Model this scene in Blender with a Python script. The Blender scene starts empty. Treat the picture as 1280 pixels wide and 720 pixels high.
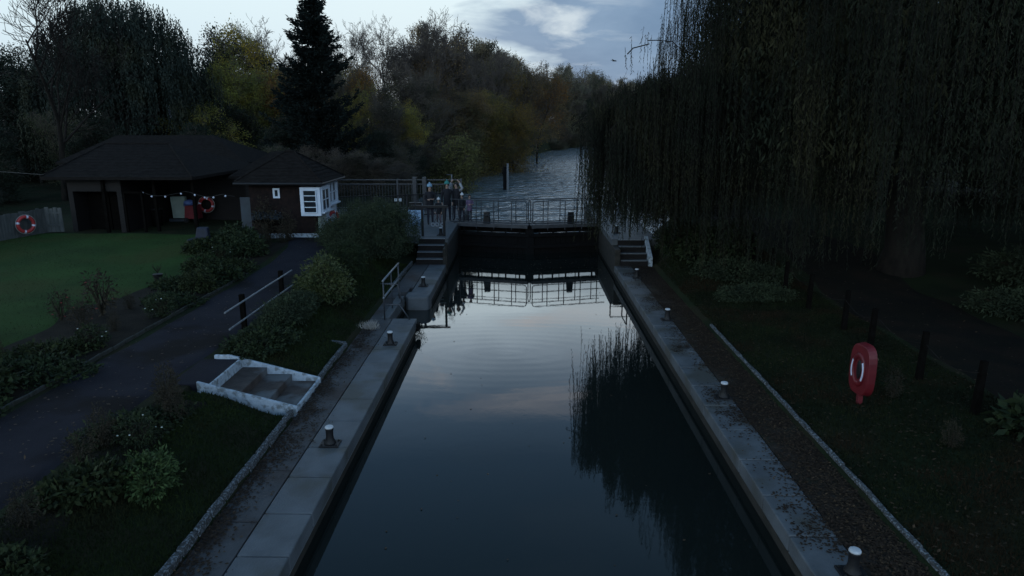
import bpy, bmesh, math, random
import numpy as np
from mathutils import Vector, Matrix

# ------------------------------------------------------------------ camera, sky, sun, exposure
scene = bpy.context.scene
col = scene.collection
cam_d = bpy.data.cameras.new('camera'); cam = bpy.data.objects.new('camera', cam_d); col.objects.link(cam)
cam_d.sensor_width = 36; cam_d.lens = 24.0; cam_d.clip_start = 0.1; cam_d.clip_end = 3000
cam.location = (0, 0, 5.2)
cam.rotation_euler = (math.radians(90 - 13.57), 0, math.radians(0.82))
scene.camera = cam
scene.view_settings.view_transform = 'Standard'
scene.view_settings.look = 'None'
scene.view_settings.exposure = 0.0
scene.view_settings.gamma = 1.0

SUN_EL, SUN_ROT = math.radians(2.5), math.radians(-9)
world = bpy.data.worlds.new('World'); scene.world = world; world.use_nodes = True
def build_world():
    nt = world.node_tree; nt.nodes.clear(); N = nt.nodes; L = nt.links
    out = N.new('ShaderNodeOutputWorld'); bg = N.new('ShaderNodeBackground'); bg.inputs['Strength'].default_value = 0.1
    L.new(bg.outputs[0], out.inputs[0])
    sky = N.new('ShaderNodeTexSky'); sky.sky_type = 'NISHITA'; sky.sun_disc = False
    sky.sun_elevation = SUN_EL; sky.sun_rotation = SUN_ROT; sky.altitude = 50; sky.dust_density = 0.6; sky.ozone_density = 2.0
    tc = N.new('ShaderNodeTexCoord'); sep = N.new('ShaderNodeSeparateXYZ'); L.new(tc.outputs['Generated'], sep.inputs[0])
    def math_(op, a, b=None, c=None, clamp=False):
        n = N.new('ShaderNodeMath'); n.operation = op; n.use_clamp = clamp
        for i, v in enumerate((a, b, c)):
            if v is None: continue
            if isinstance(v, (int, float)): n.inputs[i].default_value = v
            else: L.new(v, n.inputs[i])
        return n.outputs[0]
    def ramp(fac, stops, interp='LINEAR'):
        r = N.new('ShaderNodeValToRGB'); r.color_ramp.interpolation = interp
        while len(r.color_ramp.elements) < len(stops): r.color_ramp.elements.new(0.5)
        for e, (p, c) in zip(r.color_ramp.elements, stops):
            e.position = p; e.color = (c, c, c, 1) if isinstance(c, (int, float)) else (*c, 1)
        L.new(fac, r.inputs[0]); return r.outputs[0]
    def mix(f, a, b):
        m = N.new('ShaderNodeMix'); m.data_type = 'RGBA'
        if isinstance(f, (int, float)): m.inputs[0].default_value = f
        else: L.new(f, m.inputs[0])
        for i, v in ((6, a), (7, b)):
            if isinstance(v, tuple): m.inputs[i].default_value = (*v, 1)
            else: L.new(v, m.inputs[i])
        return m.outputs[2]
    def noise(scl, sc=4.0, detail=5, off=(0, 0, 0), dist=0.0):
        mp = N.new('ShaderNodeMapping'); mp.inputs['Scale'].default_value = scl; mp.inputs['Location'].default_value = off
        L.new(tc.outputs['Generated'], mp.inputs[0])
        n = N.new('ShaderNodeTexNoise'); n.inputs['Scale'].default_value = sc; n.inputs['Detail'].default_value = detail
        n.inputs['Roughness'].default_value = 0.55; n.inputs['Distortion'].default_value = dist
        L.new(mp.outputs[0], n.inputs['Vector']); return n.outputs[0]
    z = sep.outputs['Z']; x = sep.outputs['X']; y = sep.outputs['Y']
    # thin pale evening veil over the clear sky, by height above the horizon
    hv = lambda *c: tuple(v * .5 for v in c)     # ramps hold half values, doubled again below
    veil = ramp(z, [(0.0, hv(.60, .74, .84)), (.10, hv(.72, .88, .97)), (.19, hv(.80, .97, 1.02)), (.265, hv(1.75, 2.1, 2.3)), (.32, hv(1.15, 1.45, 1.75)), (.39, hv(.36, .60, .92)), (.46, hv(.16, .32, .55)), (.62, hv(.085, .185, .32)), (1.0, hv(.12, .23, .38))])
    n1 = noise((1, 1, 3.6), 4.5, 7, (0.3, 0.1, 0.0), 0.3)
    # cloud bank to the right of the glow
    edge = math_('ADD', math_('MULTIPLY', n1, 0.55), math_('ADD', x, -0.17))
    bank = ramp(edge, [(0.02, 0.0), (0.13, 1.0)])
    cl = mix(ramp(n1, [(.35, 0.0), (.65, 1.0)]), hv(.13, .235, .40), hv(.22, .345, .52))
    c1 = mix(math_('MULTIPLY', math_('MULTIPLY', bank, .93), ramp(z, [(.17, 1.0), (.25, .25)])), veil, cl)
    # bright torn gaps in the bank
    n2 = noise((1, 1, 3.4), 7.0, 6, (2.1, 0.7, 0.35), 0.5)
    gap = ramp(n2, [(.47, 0.0), (.64, 1.0)])
    lat = ramp(math_('ABSOLUTE', math_('SUBTRACT', x, 0.04)), [(0.03, 1.0), (0.14, 0.0)])
    hi = ramp(z, [(.04, 1.0), (.16, 1.0), (.20, 0.0)])
    g = math_('MULTIPLY', math_('MULTIPLY', gap, lat), hi)
    c2 = mix(math_('MULTIPLY', g, .8), c1, hv(.72, .82, .88))
    # higher streaks, seen mirrored in the lock
    n3 = noise((1, 1, 4.5), 3.2, 6, (5.3, 1.2, 0.82), 0.5)
    st = math_('MULTIPLY', ramp(n3, [(.54, 0.0), (.66, 1.0)]), ramp(z, [(.24, 0.0), (.28, 1.0), (.36, 1.0), (.42, 0.0)]))
    c3 = mix(math_('MULTIPLY', st, .8), c2, hv(1.75, 1.62, 1.6))
    sc = N.new('ShaderNodeVectorMath'); sc.operation = 'SCALE'; L.new(c3, sc.inputs[0])
    back = ramp(math_('MULTIPLY_ADD', y, -.5, .5), [(.45, 0.0), (.80, 1.0)])   # the open sky behind the viewer is brighter
    L.new(math_('MULTIPLY_ADD', back, 22.0, 20.0), sc.inputs['Scale'])
    fin = mix(.94, sky.outputs[0], sc.outputs[0])
    L.new(fin, bg.inputs['Color'])
build_world()
sd = bpy.data.lights.new('sun', 'SUN'); sun = bpy.data.objects.new('sun', sd); col.objects.link(sun)
sd.energy = 0.12; sd.angle = math.radians(12); sd.color = (1, .86, .72)
sdir = Vector((math.sin(SUN_ROT) * math.cos(SUN_EL), math.cos(SUN_ROT) * math.cos(SUN_EL), math.sin(SUN_EL)))
sun.rotation_euler = sdir.to_track_quat('Z', 'Y').to_euler()

R = random.Random(7); RN = np.random.RandomState(11)
ORIG = {}

# ------------------------------------------------------------------ materials
def mat(name, c1, c2=None, scale=4.0, rough=.8, bump=0.0, bscale=40.0, spec=.3, metal=0.0, rnd=None, detail=6, c3=None, s3=1.0, stretch=None, coat=0.0, trans=0.0):
    m = bpy.data.materials.new(name); m.use_nodes = True; nt = m.node_tree; N = nt.nodes; L = nt.links
    p = N['Principled BSDF']; p.inputs['Roughness'].default_value = rough; p.inputs['Metallic'].default_value = metal
    p.inputs['Specular IOR Level'].default_value = spec; p.inputs['Coat Weight'].default_value = coat
    tc = N.new('ShaderNodeTexCoord'); src = tc.outputs['Object']
    if stretch:
        mp = N.new('ShaderNodeMapping'); mp.inputs['Scale'].default_value = stretch; L.new(src, mp.inputs[0]); src = mp.outputs[0]
    c2 = c2 or tuple(v * .7 for v in c1)
    n = N.new('ShaderNodeTexNoise'); n.inputs['Scale'].default_value = scale; n.inputs['Detail'].default_value = detail; L.new(src, n.inputs['Vector'])
    r = N.new('ShaderNodeValToRGB'); r.color_ramp.elements[0].position = .35; r.color_ramp.elements[1].position = .65
    r.color_ramp.elements[0].color = (*c1, 1); r.color_ramp.elements[1].color = (*c2, 1); L.new(n.outputs[0], r.inputs[0])
    cur = r.outputs[0]
    if c3:
        n3 = N.new('ShaderNodeTexNoise'); n3.inputs['Scale'].default_value = s3; n3.inputs['Detail'].default_value = 4; L.new(src, n3.inputs['Vector'])
        r3 = N.new('ShaderNodeValToRGB'); r3.color_ramp.elements[0].position = .5; r3.color_ramp.elements[1].position = .62; L.new(n3.outputs[0], r3.inputs[0])
        mx = N.new('ShaderNodeMix'); mx.data_type = 'RGBA'; L.new(r3.outputs[0], mx.inputs[0]); L.new(cur, mx.inputs[6]); mx.inputs[7].default_value = (*c3, 1)
        cur = mx.outputs[2]
    if rnd:   # each object of the kind leans to its own tint
        oi = N.new('ShaderNodeObjectInfo'); rr = N.new('ShaderNodeValToRGB')
        while len(rr.color_ramp.elements) < len(rnd): rr.color_ramp.elements.new(.5)
        for i, (e, c) in enumerate(zip(rr.color_ramp.elements, rnd)): e.position = i / max(1, len(rnd) - 1); e.color = (*c, 1)
        L.new(oi.outputs['Random'], rr.inputs[0])
        mx = N.new('ShaderNodeMix'); mx.data_type = 'RGBA'; mx.blend_type = 'MULTIPLY'; mx.inputs[0].default_value = 1
        L.new(cur, mx.inputs[6]); L.new(rr.outputs[0], mx.inputs[7]); cur = mx.outputs[2]
    L.new(cur, p.inputs['Base Color'])
    if trans:
        tr = N.new('ShaderNodeBsdfTranslucent'); L.new(cur, tr.inputs['Color']); ms = N.new('ShaderNodeMixShader'); ms.inputs[0].default_value = trans
        L.new(p.outputs[0], ms.inputs[1]); L.new(tr.outputs[0], ms.inputs[2]); L.new(ms.outputs[0], N['Material Output'].inputs['Surface'])
    if bump:
        nb = N.new('ShaderNodeTexNoise'); nb.inputs['Scale'].default_value = bscale; nb.inputs['Detail'].default_value = 5; L.new(src, nb.inputs['Vector'])
        b = N.new('ShaderNodeBump'); b.inputs['Strength'].default_value = bump; b.inputs['Distance'].default_value = .02
        L.new(nb.outputs[0], b.inputs['Height']); L.new(b.outputs[0], p.inputs['Normal'])
    return m
M = {}
M['coping'] = mat('coping_concrete', (.088, .100, .112), (.058, .066, .074), 1.7, .62, .35, 30, .4, c3=(.05, .052, .048), s3=.9)
M['kerbdark'] = mat('mossy_kerb_stone', (.040, .042, .040), (.022, .024, .018), 8, .85, .8, 22, .2)
M['paving'] = mat('paving_slab', (.050, .054, .060), (.034, .036, .040), 2.0, .7, .4, 25, .35, c3=(.026, .020, .019), s3=.9)
M['brickpave'] = mat('brick_paving', (0.0270, 0.0216, 0.0168), (0.0156, 0.0120, 0.0096), 5, .8, .6, 18, .25, c3=(0.0180, 0.0180, 0.0108), s3=2)
M['wall'] = mat('lock_wall_masonry', (.030, .027, .023), (.014, .014, .011), 2.2, .8, .5, 12, .3, stretch=(1, 1, 2.5))
M['kerb'] = mat('lichened_kerb_stone', (.052, .056, .060), (.028, .029, .028), 9, .85, .8, 22, .25, c3=(.15, .17, .19), s3=34)
M['white'] = mat('worn_white_paint', (.36, .42, .48), (.28, .33, .38), 14, .65, .3, 40, .2, c3=(.16, .18, .19), s3=9)
M['whiteclean'] = mat('white_painted_joinery', (.50, .56, .64), (.42, .48, .56), 3, .45, .05, 30, .4)
M['tread'] = mat('brown_tread', (.062, .050, .045), (.038, .030, .027), 4, .8, .4, 25, .25, c3=(.10, .105, .11), s3=1.6)
M['asphalt'] = mat('asphalt', (.019, .019, .025), (.013, .013, .018), 1.2, .9, .5, 90, .08, c3=(.010, .009, .009), s3=.6)
M['grass'] = mat('turf', (.015, .022, .009), (.009, .013, .006), 1.1, .95, .8, 60, .1, c3=(.020, .019, .010), s3=.7)
M['lawn'] = mat('lawn_turf', (0.0291, 0.0627, 0.0157), (0.0202, 0.0437, 0.0112), 0.6, 0.95, 0.7, 70, 0.1, c3=(0.0336, 0.0493, 0.0134), s3=.35)
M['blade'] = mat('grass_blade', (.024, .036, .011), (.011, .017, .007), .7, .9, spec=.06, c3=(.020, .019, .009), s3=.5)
M['bladedark'] = mat('shaded_brown_grass_blade', (.015, .020, .008), (.009, .011, .006), .8, .9, spec=.05, c3=(.020, .014, .008), s3=.6)  # browner blades, with the shade under the willow darkened into their colour
M['soil'] = mat('bed_soil', (.018, .015, .011), (.010, .009, .007), 3, .95, 1.0, 20, .1)
M['litter'] = mat('leaf_litter_ground', (.010, .009, .006), (.006, .006, .005), 1.4, .95, 1.0, 25, .1, c3=(.014, .010, .007), s3=.8)
M['fallen'] = mat('fallen_leaf', (.075, .045, .022), (.030, .020, .012), 30, .7, spec=.25)
M['fallendark'] = mat('wet_fallen_leaf', (.034, .022, .014), (.016, .011, .008), 20, .8, spec=.15)
M['timber'] = mat('black_gate_timber', (.009, .009, .009), (.005, .005, .005), 6, .85, .5, 30, .1, stretch=(1, 1, 6))
M['walkway'] = mat('gate_walkway_board', (.06, .062, .066), (.035, .036, .04), 4, .6, .3, 30, .35)
M['rail'] = mat('dark_painted_rail', (.035, .040, .048), (.022, .025, .030), 10, .45, spec=.5)
M['railpale'] = mat('pale_and_lit_rail', (.17, .19, .21), (.11, .125, .14), 12, .45, metal=.2, spec=.5)  # also holds the light painted on recess handrail rails and step edges
M['black'] = mat('black_paint', (0.0048, 0.0048, 0.0054), (0.0072, 0.0072, 0.0084), 12, .55, spec=.3)
M['capwhite'] = mat('white_bollard_cap', (0.4650, 0.4950, 0.5250), (0.3600, 0.3750, 0.3975), 15, 0.5)
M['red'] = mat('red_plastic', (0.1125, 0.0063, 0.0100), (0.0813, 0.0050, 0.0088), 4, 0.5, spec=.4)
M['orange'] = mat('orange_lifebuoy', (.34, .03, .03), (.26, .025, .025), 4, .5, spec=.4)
M['reflective'] = mat('reflective_white_tape', (.55, .57, .66), (.45, .47, .58), 4, .4)
M['rope'] = mat('pale_rope', (.35, .33, .30), (.25, .24, .22), 40, .8)
M['roof'] = mat('dark_roof_tile', (.016, .0140, .013), (.009, .008, .0075), 5, .95, .5, 18, .04, stretch=(1, 1, 3))
M['darkwall'] = mat('dark_stained_weatherboard', (0.0084, 0.0070, 0.0070), (0.0049, 0.0042, 0.0042), 5, 0.75, 0.3, 20, 0.25, stretch=(0.5, 0.5, 5))
M['brickwall'] = mat('dark_brick', (.018, .012, .011), (.010, .008, .008), 8, .95, .5, 25, .08)
M['glass'] = mat('window_glass', (.015, .02, .025), (.012, .015, .02), 2, .08, spec=.6)
M['bluedoor'] = mat('grey_blue_paint', (0.0300, 0.0425, 0.0550), (0.0225, 0.0300, 0.0400), 3, 0.6)
M['paleblue'] = mat('pale_blue_panel', (.36, .50, .66), (.25, .38, .54), 8, .6, c3=(.15, .22, .34), s3=6)
M['cabinet'] = mat('pale_green_grey_cabinet', (.24, .30, .27), (.20, .25, .23), 3, .6)
M['bluefab'] = mat('blue_cover', (.08, .13, .30), (.05, .08, .2), 5, .7)
M['redfab'] = mat('dark_red_cover', (.13, .012, .018), (.09, .01, .014), 5, .7)
M['navy'] = mat('dark_blue_cover', (.012, .016, .030), (.008, .011, .02), 5, .7)
M['picket'] = mat('grey_weathered_fence_board', (.075, .08, .078), (.045, .05, .05), 7, .85, .4, 30, stretch=(1, 1, .3))
M['darkpost'] = mat('dark_wooden_post', (.006, .0055, .005), (.004, .0035, .003), 8, 1.0, .4, 30, .02)
M['bark'] = mat('bark', (.020, .017, .014), (.010, .009, .008), 6, .9, .6, 15, .15, stretch=(1, 1, .4))
M['twigdark'] = mat('dark_twigs', (.022, .019, .017), (.014, .012, .011), 3, .9, spec=.05)
M['twig'] = mat('bare_twigs', (0.1140, 0.0936, 0.0792), (0.0780, 0.0660, 0.0576), 3, 0.9, spec=.1)
M['stem'] = mat('shrub_stem', (.030, .026, .018), (.018, .016, .012), 6, .9, spec=.1)
M['willow'] = mat('willow_leaf', (.022, .026, .016), (.011, .014, .010), .8, .9, spec=.04, c3=(.030, .029, .015), s3=.35)
M['weep'] = mat('weeping_leaf', (0.0195, 0.0270, 0.0195), (0.0120, 0.0180, 0.0135), .5, .7, spec=.2, c3=(0.0255, 0.0285, 0.0150), s3=.35)
M['cypress'] = mat('dark_conifer_needles', (.009, .015, .013), (.006, .009, .008), .8, .8, spec=.12)
M['leaf_autumn'] = mat('autumn_leaf', (.26, .175, .075), (.13, .10, .055), .45, .75, spec=.12, rnd=[(1, .72, .5), (.9, 1.0, .65), (.6, .5, .42), (.8, .85, .9)], c3=(.10, .10, .055), s3=.3, trans=.42)
M['leaf_olive'] = mat('olive_leaf', (0.3612, 0.2975, 0.0744), (0.1275, 0.1275, 0.0638), 0.35, 0.75, spec=.15, rnd=[(1, 0.9, 0.7), (0.7, 0.85, 0.8), (0.9, 1, 0.9)], c3=(0.3400, 0.2380, 0.0510), s3=.3, trans=.42)
M['leaf_dark'] = mat('dark_evergreen_leaf', (.018, .026, .016), (.010, .014, .010), .5, .75, spec=.15, rnd=[(1, .95, .9), (.8, .9, .9), (1, 1, 1)])
M['leaf_green'] = mat('yellow_green_leaf', (.19, .18, .065), (.085, .085, .04), .6, .75, spec=.12, trans=.35)
M['leaf_brush'] = mat('brown_thicket_leaf', (0.1688, 0.1404, 0.1053), (0.0837, 0.0756, 0.0621), 0.5, 0.85, spec=.08, rnd=[(1, 0.85, 0.65), (0.8, 0.95, 0.75), (0.7, 0.7, 0.75), (1, 0.95, 0.9)], c3=(0.06, 0.062, 0.035), s3=.3, trans=.35)
M['leaf_far'] = mat('far_wood_leaf', (0.3120, 0.2392, 0.1664), (0.1872, 0.1664, 0.1352), 0.25, 0.8, spec=.1, rnd=[(1, 0.8, 0.6), (0.6, 0.8, 0.6), (1, 1, 0.9), (0.55, 0.6, 0.65), (1, 0.9, 0.5), (0.7, 0.6, 0.55)], c3=(0.0720, 0.0832, 0.0720), s3=.2, trans=.42)
M['shrub'] = mat('shrub_leaf', (.030, .042, .017), (.010, .015, .008), 5, .75, spec=.15, rnd=[(1, .95, .8), (.75, .85, .8), (1, 1, 1)])
M['shrubdark'] = mat('dense_shrub_leaf', (.036, .048, .026), (.020, .027, .017), 2, .85, spec=.08)
M['shrubyellow'] = mat('yellow_green_shrub_leaf', (.070, .082, .026), (.040, .055, .020), 3, .6, spec=.3, trans=.3)  # yellow green is the leaf's own colour
M['shrubbright'] = mat('bright_shrub_leaf', (0.0480, 0.0760, 0.0240), (0.0208, 0.0352, 0.0128), 5, 0.75, spec=.15)
M['shrubbrown'] = mat('brown_herbaceous_stem_leaf', (.036, .028, .018), (.018, .018, .012), 3, .8, spec=.15)
M['flowerred'] = mat('dark_red_flower', (.20, .03, .02), (.12, .02, .02), 5, .7)
M['flowerpale'] = mat('pale_flower', (.45, .47, .45), (.3, .34, .3), 5, .7)
M['skin'] = mat('skin', (.30, .20, .16), (.25, .17, .13), 5, .6)
M['coatdark'] = mat('dark_coat_cloth', (.014, .014, .018), (.009, .009, .012), 20, .85)
M['coatlilac'] = mat('lilac_coat_cloth', (.15, .10, .17), (.11, .075, .13), 20, .85)
M['trouser'] = mat('trouser_cloth', (.025, .025, .035), (.016, .016, .024), 20, .85)
M['trouserpale'] = mat('pale_trouser_cloth', (.14, .10, .11), (.10, .07, .08), 20, .85)
M['hatblue'] = mat('light_blue_knit', (.20, .32, .42), (.15, .25, .34), 40, .9)
M['hatwhite'] = mat('white_knit', (.50, .52, .54), (.40, .42, .44), 40, .9)
M['hatteal'] = mat('teal_knit', (.04, .20, .18), (.03, .15, .14), 40, .9)
M['sleeve'] = mat('pale_grey_cloth', (.30, .32, .34), (.24, .25, .27), 20, .85)
M['hair'] = mat('dark_hair', (.012, .010, .009), (.02, .016, .014), 40, .6)
M['concrete'] = mat('platform_concrete', (.075, .085, .092), (.050, .056, .062), 1.6, .65, .3, 25, .35)
M['drybed'] = M['soil']

def water_mat(name, base, rough, ior, layers, murk=0.0):
    m = bpy.data.materials.new(name); m.use_nodes = True; nt = m.node_tree; N = nt.nodes; L = nt.links
    p = N['Principled BSDF']; p.inputs['Base Color'].default_value = (*base, 1); p.inputs['Roughness'].default_value = rough; p.inputs['IOR'].default_value = ior
    tc = N.new('ShaderNodeTexCoord'); prev = None
    for (kind, scl, sc, strength, dist, loc) in layers:
        mp = N.new('ShaderNodeMapping'); mp.inputs['Scale'].default_value = scl; mp.inputs['Location'].default_value = loc; L.new(tc.outputs['Object'], mp.inputs[0])
        if kind == 'noise':
            n = N.new('ShaderNodeTexNoise'); n.inputs['Scale'].default_value = sc; n.inputs['Detail'].default_value = 4; n.inputs['Distortion'].default_value = .8; h = n.outputs[0]
            L.new(mp.outputs[0], n.inputs['Vector'])
        else:   # faint rings spreading from something that touched the water
            ln = N.new('ShaderNodeVectorMath'); ln.operation = 'LENGTH'; L.new(mp.outputs[0], ln.inputs[0])
            s = N.new('ShaderNodeMath'); s.operation = 'MULTIPLY'; s.inputs[1].default_value = sc; L.new(ln.outputs['Value'], s.inputs[0])
            si = N.new('ShaderNodeMath'); si.operation = 'SINE'; L.new(s.outputs[0], si.inputs[0])
            fa = N.new('ShaderNodeMapRange'); fa.inputs['From Min'].default_value = 1.0; fa.inputs['From Max'].default_value = 4.5; fa.inputs['To Min'].default_value = 1; fa.inputs['To Max'].default_value = 0
            L.new(ln.outputs['Value'], fa.inputs['Value'])
            mu = N.new('ShaderNodeMath'); mu.operation = 'MULTIPLY'; L.new(si.outputs[0], mu.inputs[0]); L.new(fa.outputs[0], mu.inputs[1]); h = mu.outputs[0]
        b = N.new('ShaderNodeBump'); b.inputs['Strength'].default_value = strength; b.inputs['Distance'].default_value = dist
        L.new(h, b.inputs['Height'])
        if prev: L.new(prev, b.inputs['Normal'])
        prev = b.outputs[0]
    L.new(prev, p.inputs['Normal'])
    return m
M['lockwater'] = water_mat('still_lock_water', (.008, .011, .010), .02, 1.42,
    [('noise', (1, 1, 1), 1.1, .15, .006, (0, 0, 0)), ('noise', (1, 1, 1), 9.0, .10, .002, (3, 1, 0)), ('ring', (.45, 1, 0), 17.0, .12, .0012, (.2, -16.4, 0))])
M['riverwater'] = water_mat('rippled_river_water', (.115, .140, .148), .2, 1.75,
    [('noise', (.5, .42, 1), 1.0, .9, .9, (0, 0, 0)), ('noise', (.8, .8, 1), 1.6, .7, .25, (2, 5, 0)), ('noise', (1, .6, 1), .14, .6, .8, (7, 5, 0))])

# ------------------------------------------------------------------ mesh helpers
class MB:
    def __init__(s): s.v = []; s.f = []; s.m = []; s.cur = 0
    def add(s, vs, fs):
        o = len(s.v); s.v += [tuple(v) for v in vs]; s.f += [tuple(i + o for i in f) for f in fs]; s.m += [s.cur] * len(fs); return s
    def box(s, x0, x1, y0, y1, z0, z1):
        vs = [(x0, y0, z0), (x1, y0, z0), (x1, y1, z0), (x0, y1, z0), (x0, y0, z1), (x1, y0, z1), (x1, y1, z1), (x0, y1, z1)]
        return s.add(vs, [(3, 2, 1, 0), (4, 5, 6, 7), (0, 1, 5, 4), (1, 2, 6, 5), (2, 3, 7, 6), (3, 0, 4, 7)])
    def hexa(s, b, t):   # four base corners, four top corners
        return s.add(list(b) + list(t), [(3, 2, 1, 0), (4, 5, 6, 7), (0, 1, 5, 4), (1, 2, 6, 5), (2, 3, 7, 6), (3, 0, 4, 7)])
    def bar(s, p0, p1, w, h):  # rectangular bar, w sideways, h upwards
        a = Vector(p0); b = Vector(p1); d = (b - a).normalized(); up = Vector((0, 0, 1)) if abs(d.z) < .9 else Vector((0, 1, 0))
        sx = d.cross(up).normalized() * w / 2; uz = sx.cross(d).normalized() * h / 2
        return s.hexa([a - sx - uz, b - sx - uz, b + sx - uz, a + sx - uz], [a - sx + uz, b - sx + uz, b + sx + uz, a + sx + uz])
    def tube(s, pts, rad, n=8, cap=True):
        pts = [Vector(p) for p in pts]; rad = rad if hasattr(rad, '__len__') else [rad] * len(pts)
        vs = []; pv = None
        for i, p in enumerate(pts):
            d = (pts[min(i + 1, len(pts) - 1)] - pts[max(i - 1, 0)]).normalized()
            if pv is None: pv = d.orthogonal().normalized()
            pv = (pv - d * pv.dot(d)); pv = pv.normalized() if pv.length > 1e-6 else d.orthogonal().normalized()
            q = d.cross(pv)
            for k in range(n):
                a = 2 * math.pi * k / n; vs.append(p + (pv * math.cos(a) + q * math.sin(a)) * rad[i])
        fs = [(i * n + k, i * n + (k + 1) % n, (i + 1) * n + (k + 1) % n, (i + 1) * n + k) for i in range(len(pts) - 1) for k in range(n)]
        if cap: fs += [tuple(range(n))[::-1], tuple((len(pts) - 1) * n + k for k in range(n))]
        return s.add(vs, fs)
    def lathe(s, c, prof, n=20, axis='Z'):
        vs = []
        for r, z in prof:
            for k in range(n):
                a = 2 * math.pi * k / n; vs.append((c[0] + r * math.cos(a), c[1] + r * math.sin(a), c[2] + z))
        fs = [(i * n + k, i * n + (k + 1) % n, (i + 1) * n + (k + 1) % n, (i + 1) * n + k) for i in range(len(prof) - 1) for k in range(n)]
        fs += [tuple(range(n))[::-1], tuple((len(prof) - 1) * n + k for k in range(n))]
        return s.add(vs, fs)
    def torus(s, c, R_, r, nrm, n=28, m=10, a0=0, a1=2 * math.pi, squash=1.0):
        nv = Vector(nrm).normalized(); u = nv.cross(Vector((0, 0, 1))).normalized(); w = u.cross(nv).normalized(); c = Vector(c)
        full = abs(a1 - a0 - 2 * math.pi) < 1e-6; nn = n if full else n + 1; vs = []
        for i in range(nn):
            a = a0 + (a1 - a0) * i / n; d = u * math.cos(a) + w * math.sin(a) * squash
            for k in range(m):
                b = 2 * math.pi * k / m; vs.append(c + d * R_ + (d * math.cos(b) + nv * math.sin(b)) * r)
        fs = [(i * m + k, ((i + 1) % nn) * m + k, ((i + 1) % nn) * m + (k + 1) % m, i * m + (k + 1) % m) for i in range(n) for k in range(m)]
        return s.add(vs, fs)
    def sphere(s, c, r, n=12, m=8, sc=(1, 1, 1)):
        prof = []; vs = []
        for i in range(m + 1):
            t = math.pi * i / m
            for k in range(n):
                a = 2 * math.pi * k / n; vs.append((c[0] + r * sc[0] * math.sin(t) * math.cos(a), c[1] + r * sc[1] * math.sin(t) * math.sin(a), c[2] - r * sc[2] * math.cos(t)))
        fs = [(i * n + k, i * n + (k + 1) % n, (i + 1) * n + (k + 1) % n, (i + 1) * n + k) for i in range(m) for k in range(n)]
        return s.add(vs, fs)
    def build(s, name, mats, parent=None, smooth=False, bevel=0.0):
        o0 = ORIG.get(parent.name, Vector((0, 0, 0))) if parent else Vector((0, 0, 0))
        me = bpy.data.meshes.new(name); me.from_pydata([Vector(v) - o0 for v in s.v], [], s.f)
        mats = mats if isinstance(mats, (list, tuple)) else [mats]
        for m_ in mats: me.materials.append(m_)
        if len(mats) > 1: me.polygons.foreach_set('material_index', s.m)
        if smooth: me.polygons.foreach_set('use_smooth', [True] * len(me.polygons))
        me.update()
        o = bpy.data.objects.new(name, me); col.objects.link(o)
        if parent: o.parent = parent
        ORIG[o.name] = o0
        if bevel:
            b = o.modifiers.new('bevel', 'BEVEL'); b.width = bevel; b.segments = 2; b.limit_method = 'ANGLE'
        return o
def np_mesh(name, V, k, m_, parent=None, tris=False):
    """V (n*k,3) vertices, k vertices per face"""
    o0 = ORIG.get(parent.name, Vector((0, 0, 0))) if parent else Vector((0, 0, 0))
    V = np.asarray(V, dtype=np.float32) - np.array(o0, dtype=np.float32)
    nf = len(V) // k; me = bpy.data.meshes.new(name)
    me.vertices.add(len(V)); me.vertices.foreach_set('co', V.ravel())
    me.loops.add(nf * k); me.loops.foreach_set('vertex_index', np.arange(nf * k, dtype=np.int32))
    me.polygons.add(nf); me.polygons.foreach_set('loop_start', np.arange(0, nf * k, k, dtype=np.int32)); me.polygons.foreach_set('loop_total', np.full(nf, k, dtype=np.int32))
    me.materials.append(m_); me.update(calc_edges=True)
    o = bpy.data.objects.new(name, me); col.objects.link(o)
    if parent: o.parent = parent
    ORIG[o.name] = o0
    return o
def tag(o, label=None, cat=None, group=None, kind=None):
    if label: o['label'] = label
    if cat: o['category'] = cat
    if group: o['group'] = group
    if kind: o['kind'] = kind
    return o
def thing(name, loc, label, cat, group=None):
    o = bpy.data.objects.new(name, None); o.empty_display_size = .1; col.objects.link(o); o.location = loc
    ORIG[o.name] = Vector(loc); return tag(o, label, cat, group)
def copy_tree(o, loc=None, rz=None, sc=None, label=None, group=None):
    def rec(a, parent):
        c = a.copy(); col.objects.link(c); ORIG[c.name] = Vector(loc) if loc is not None else ORIG.get(a.name, Vector((0, 0, 0)))
        if parent: c.parent = parent
        for ch in list(a.children): rec(ch, c)
        return c
    r = rec(o, None)
    if loc is not None: r.location = loc
    if rz is not None: r.rotation_euler = (0, 0, rz)
    if sc is not None: r.scale = sc if hasattr(sc, '__len__') else (sc, sc, sc)
    if label: r['label'] = label
    if group: r['group'] = group
    return r
def leaves(P, D, Ln, W, rs):
    """diamond leaves: points P, axis D"""
    n = len(P); D = D / (np.linalg.norm(D, axis=1, keepdims=True) + 1e-9)
    S = np.cross(D, rs.normal(size=(n, 3))); S /= (np.linalg.norm(S, axis=1, keepdims=True) + 1e-9)
    Ln = np.broadcast_to(np.asarray(Ln), (n,))[:, None]; W = np.broadcast_to(np.asarray(W), (n,))[:, None]
    V = np.empty((n, 4, 3)); V[:, 0] = P; V[:, 1] = P + D * Ln * .45 + S * W * .5; V[:, 2] = P + D * Ln; V[:, 3] = P + D * Ln * .45 - S * W * .5
    return V.reshape(-1, 3)
def sm(t): t = np.clip(t, 0, 1); return t * t * (3 - 2 * t)

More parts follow.
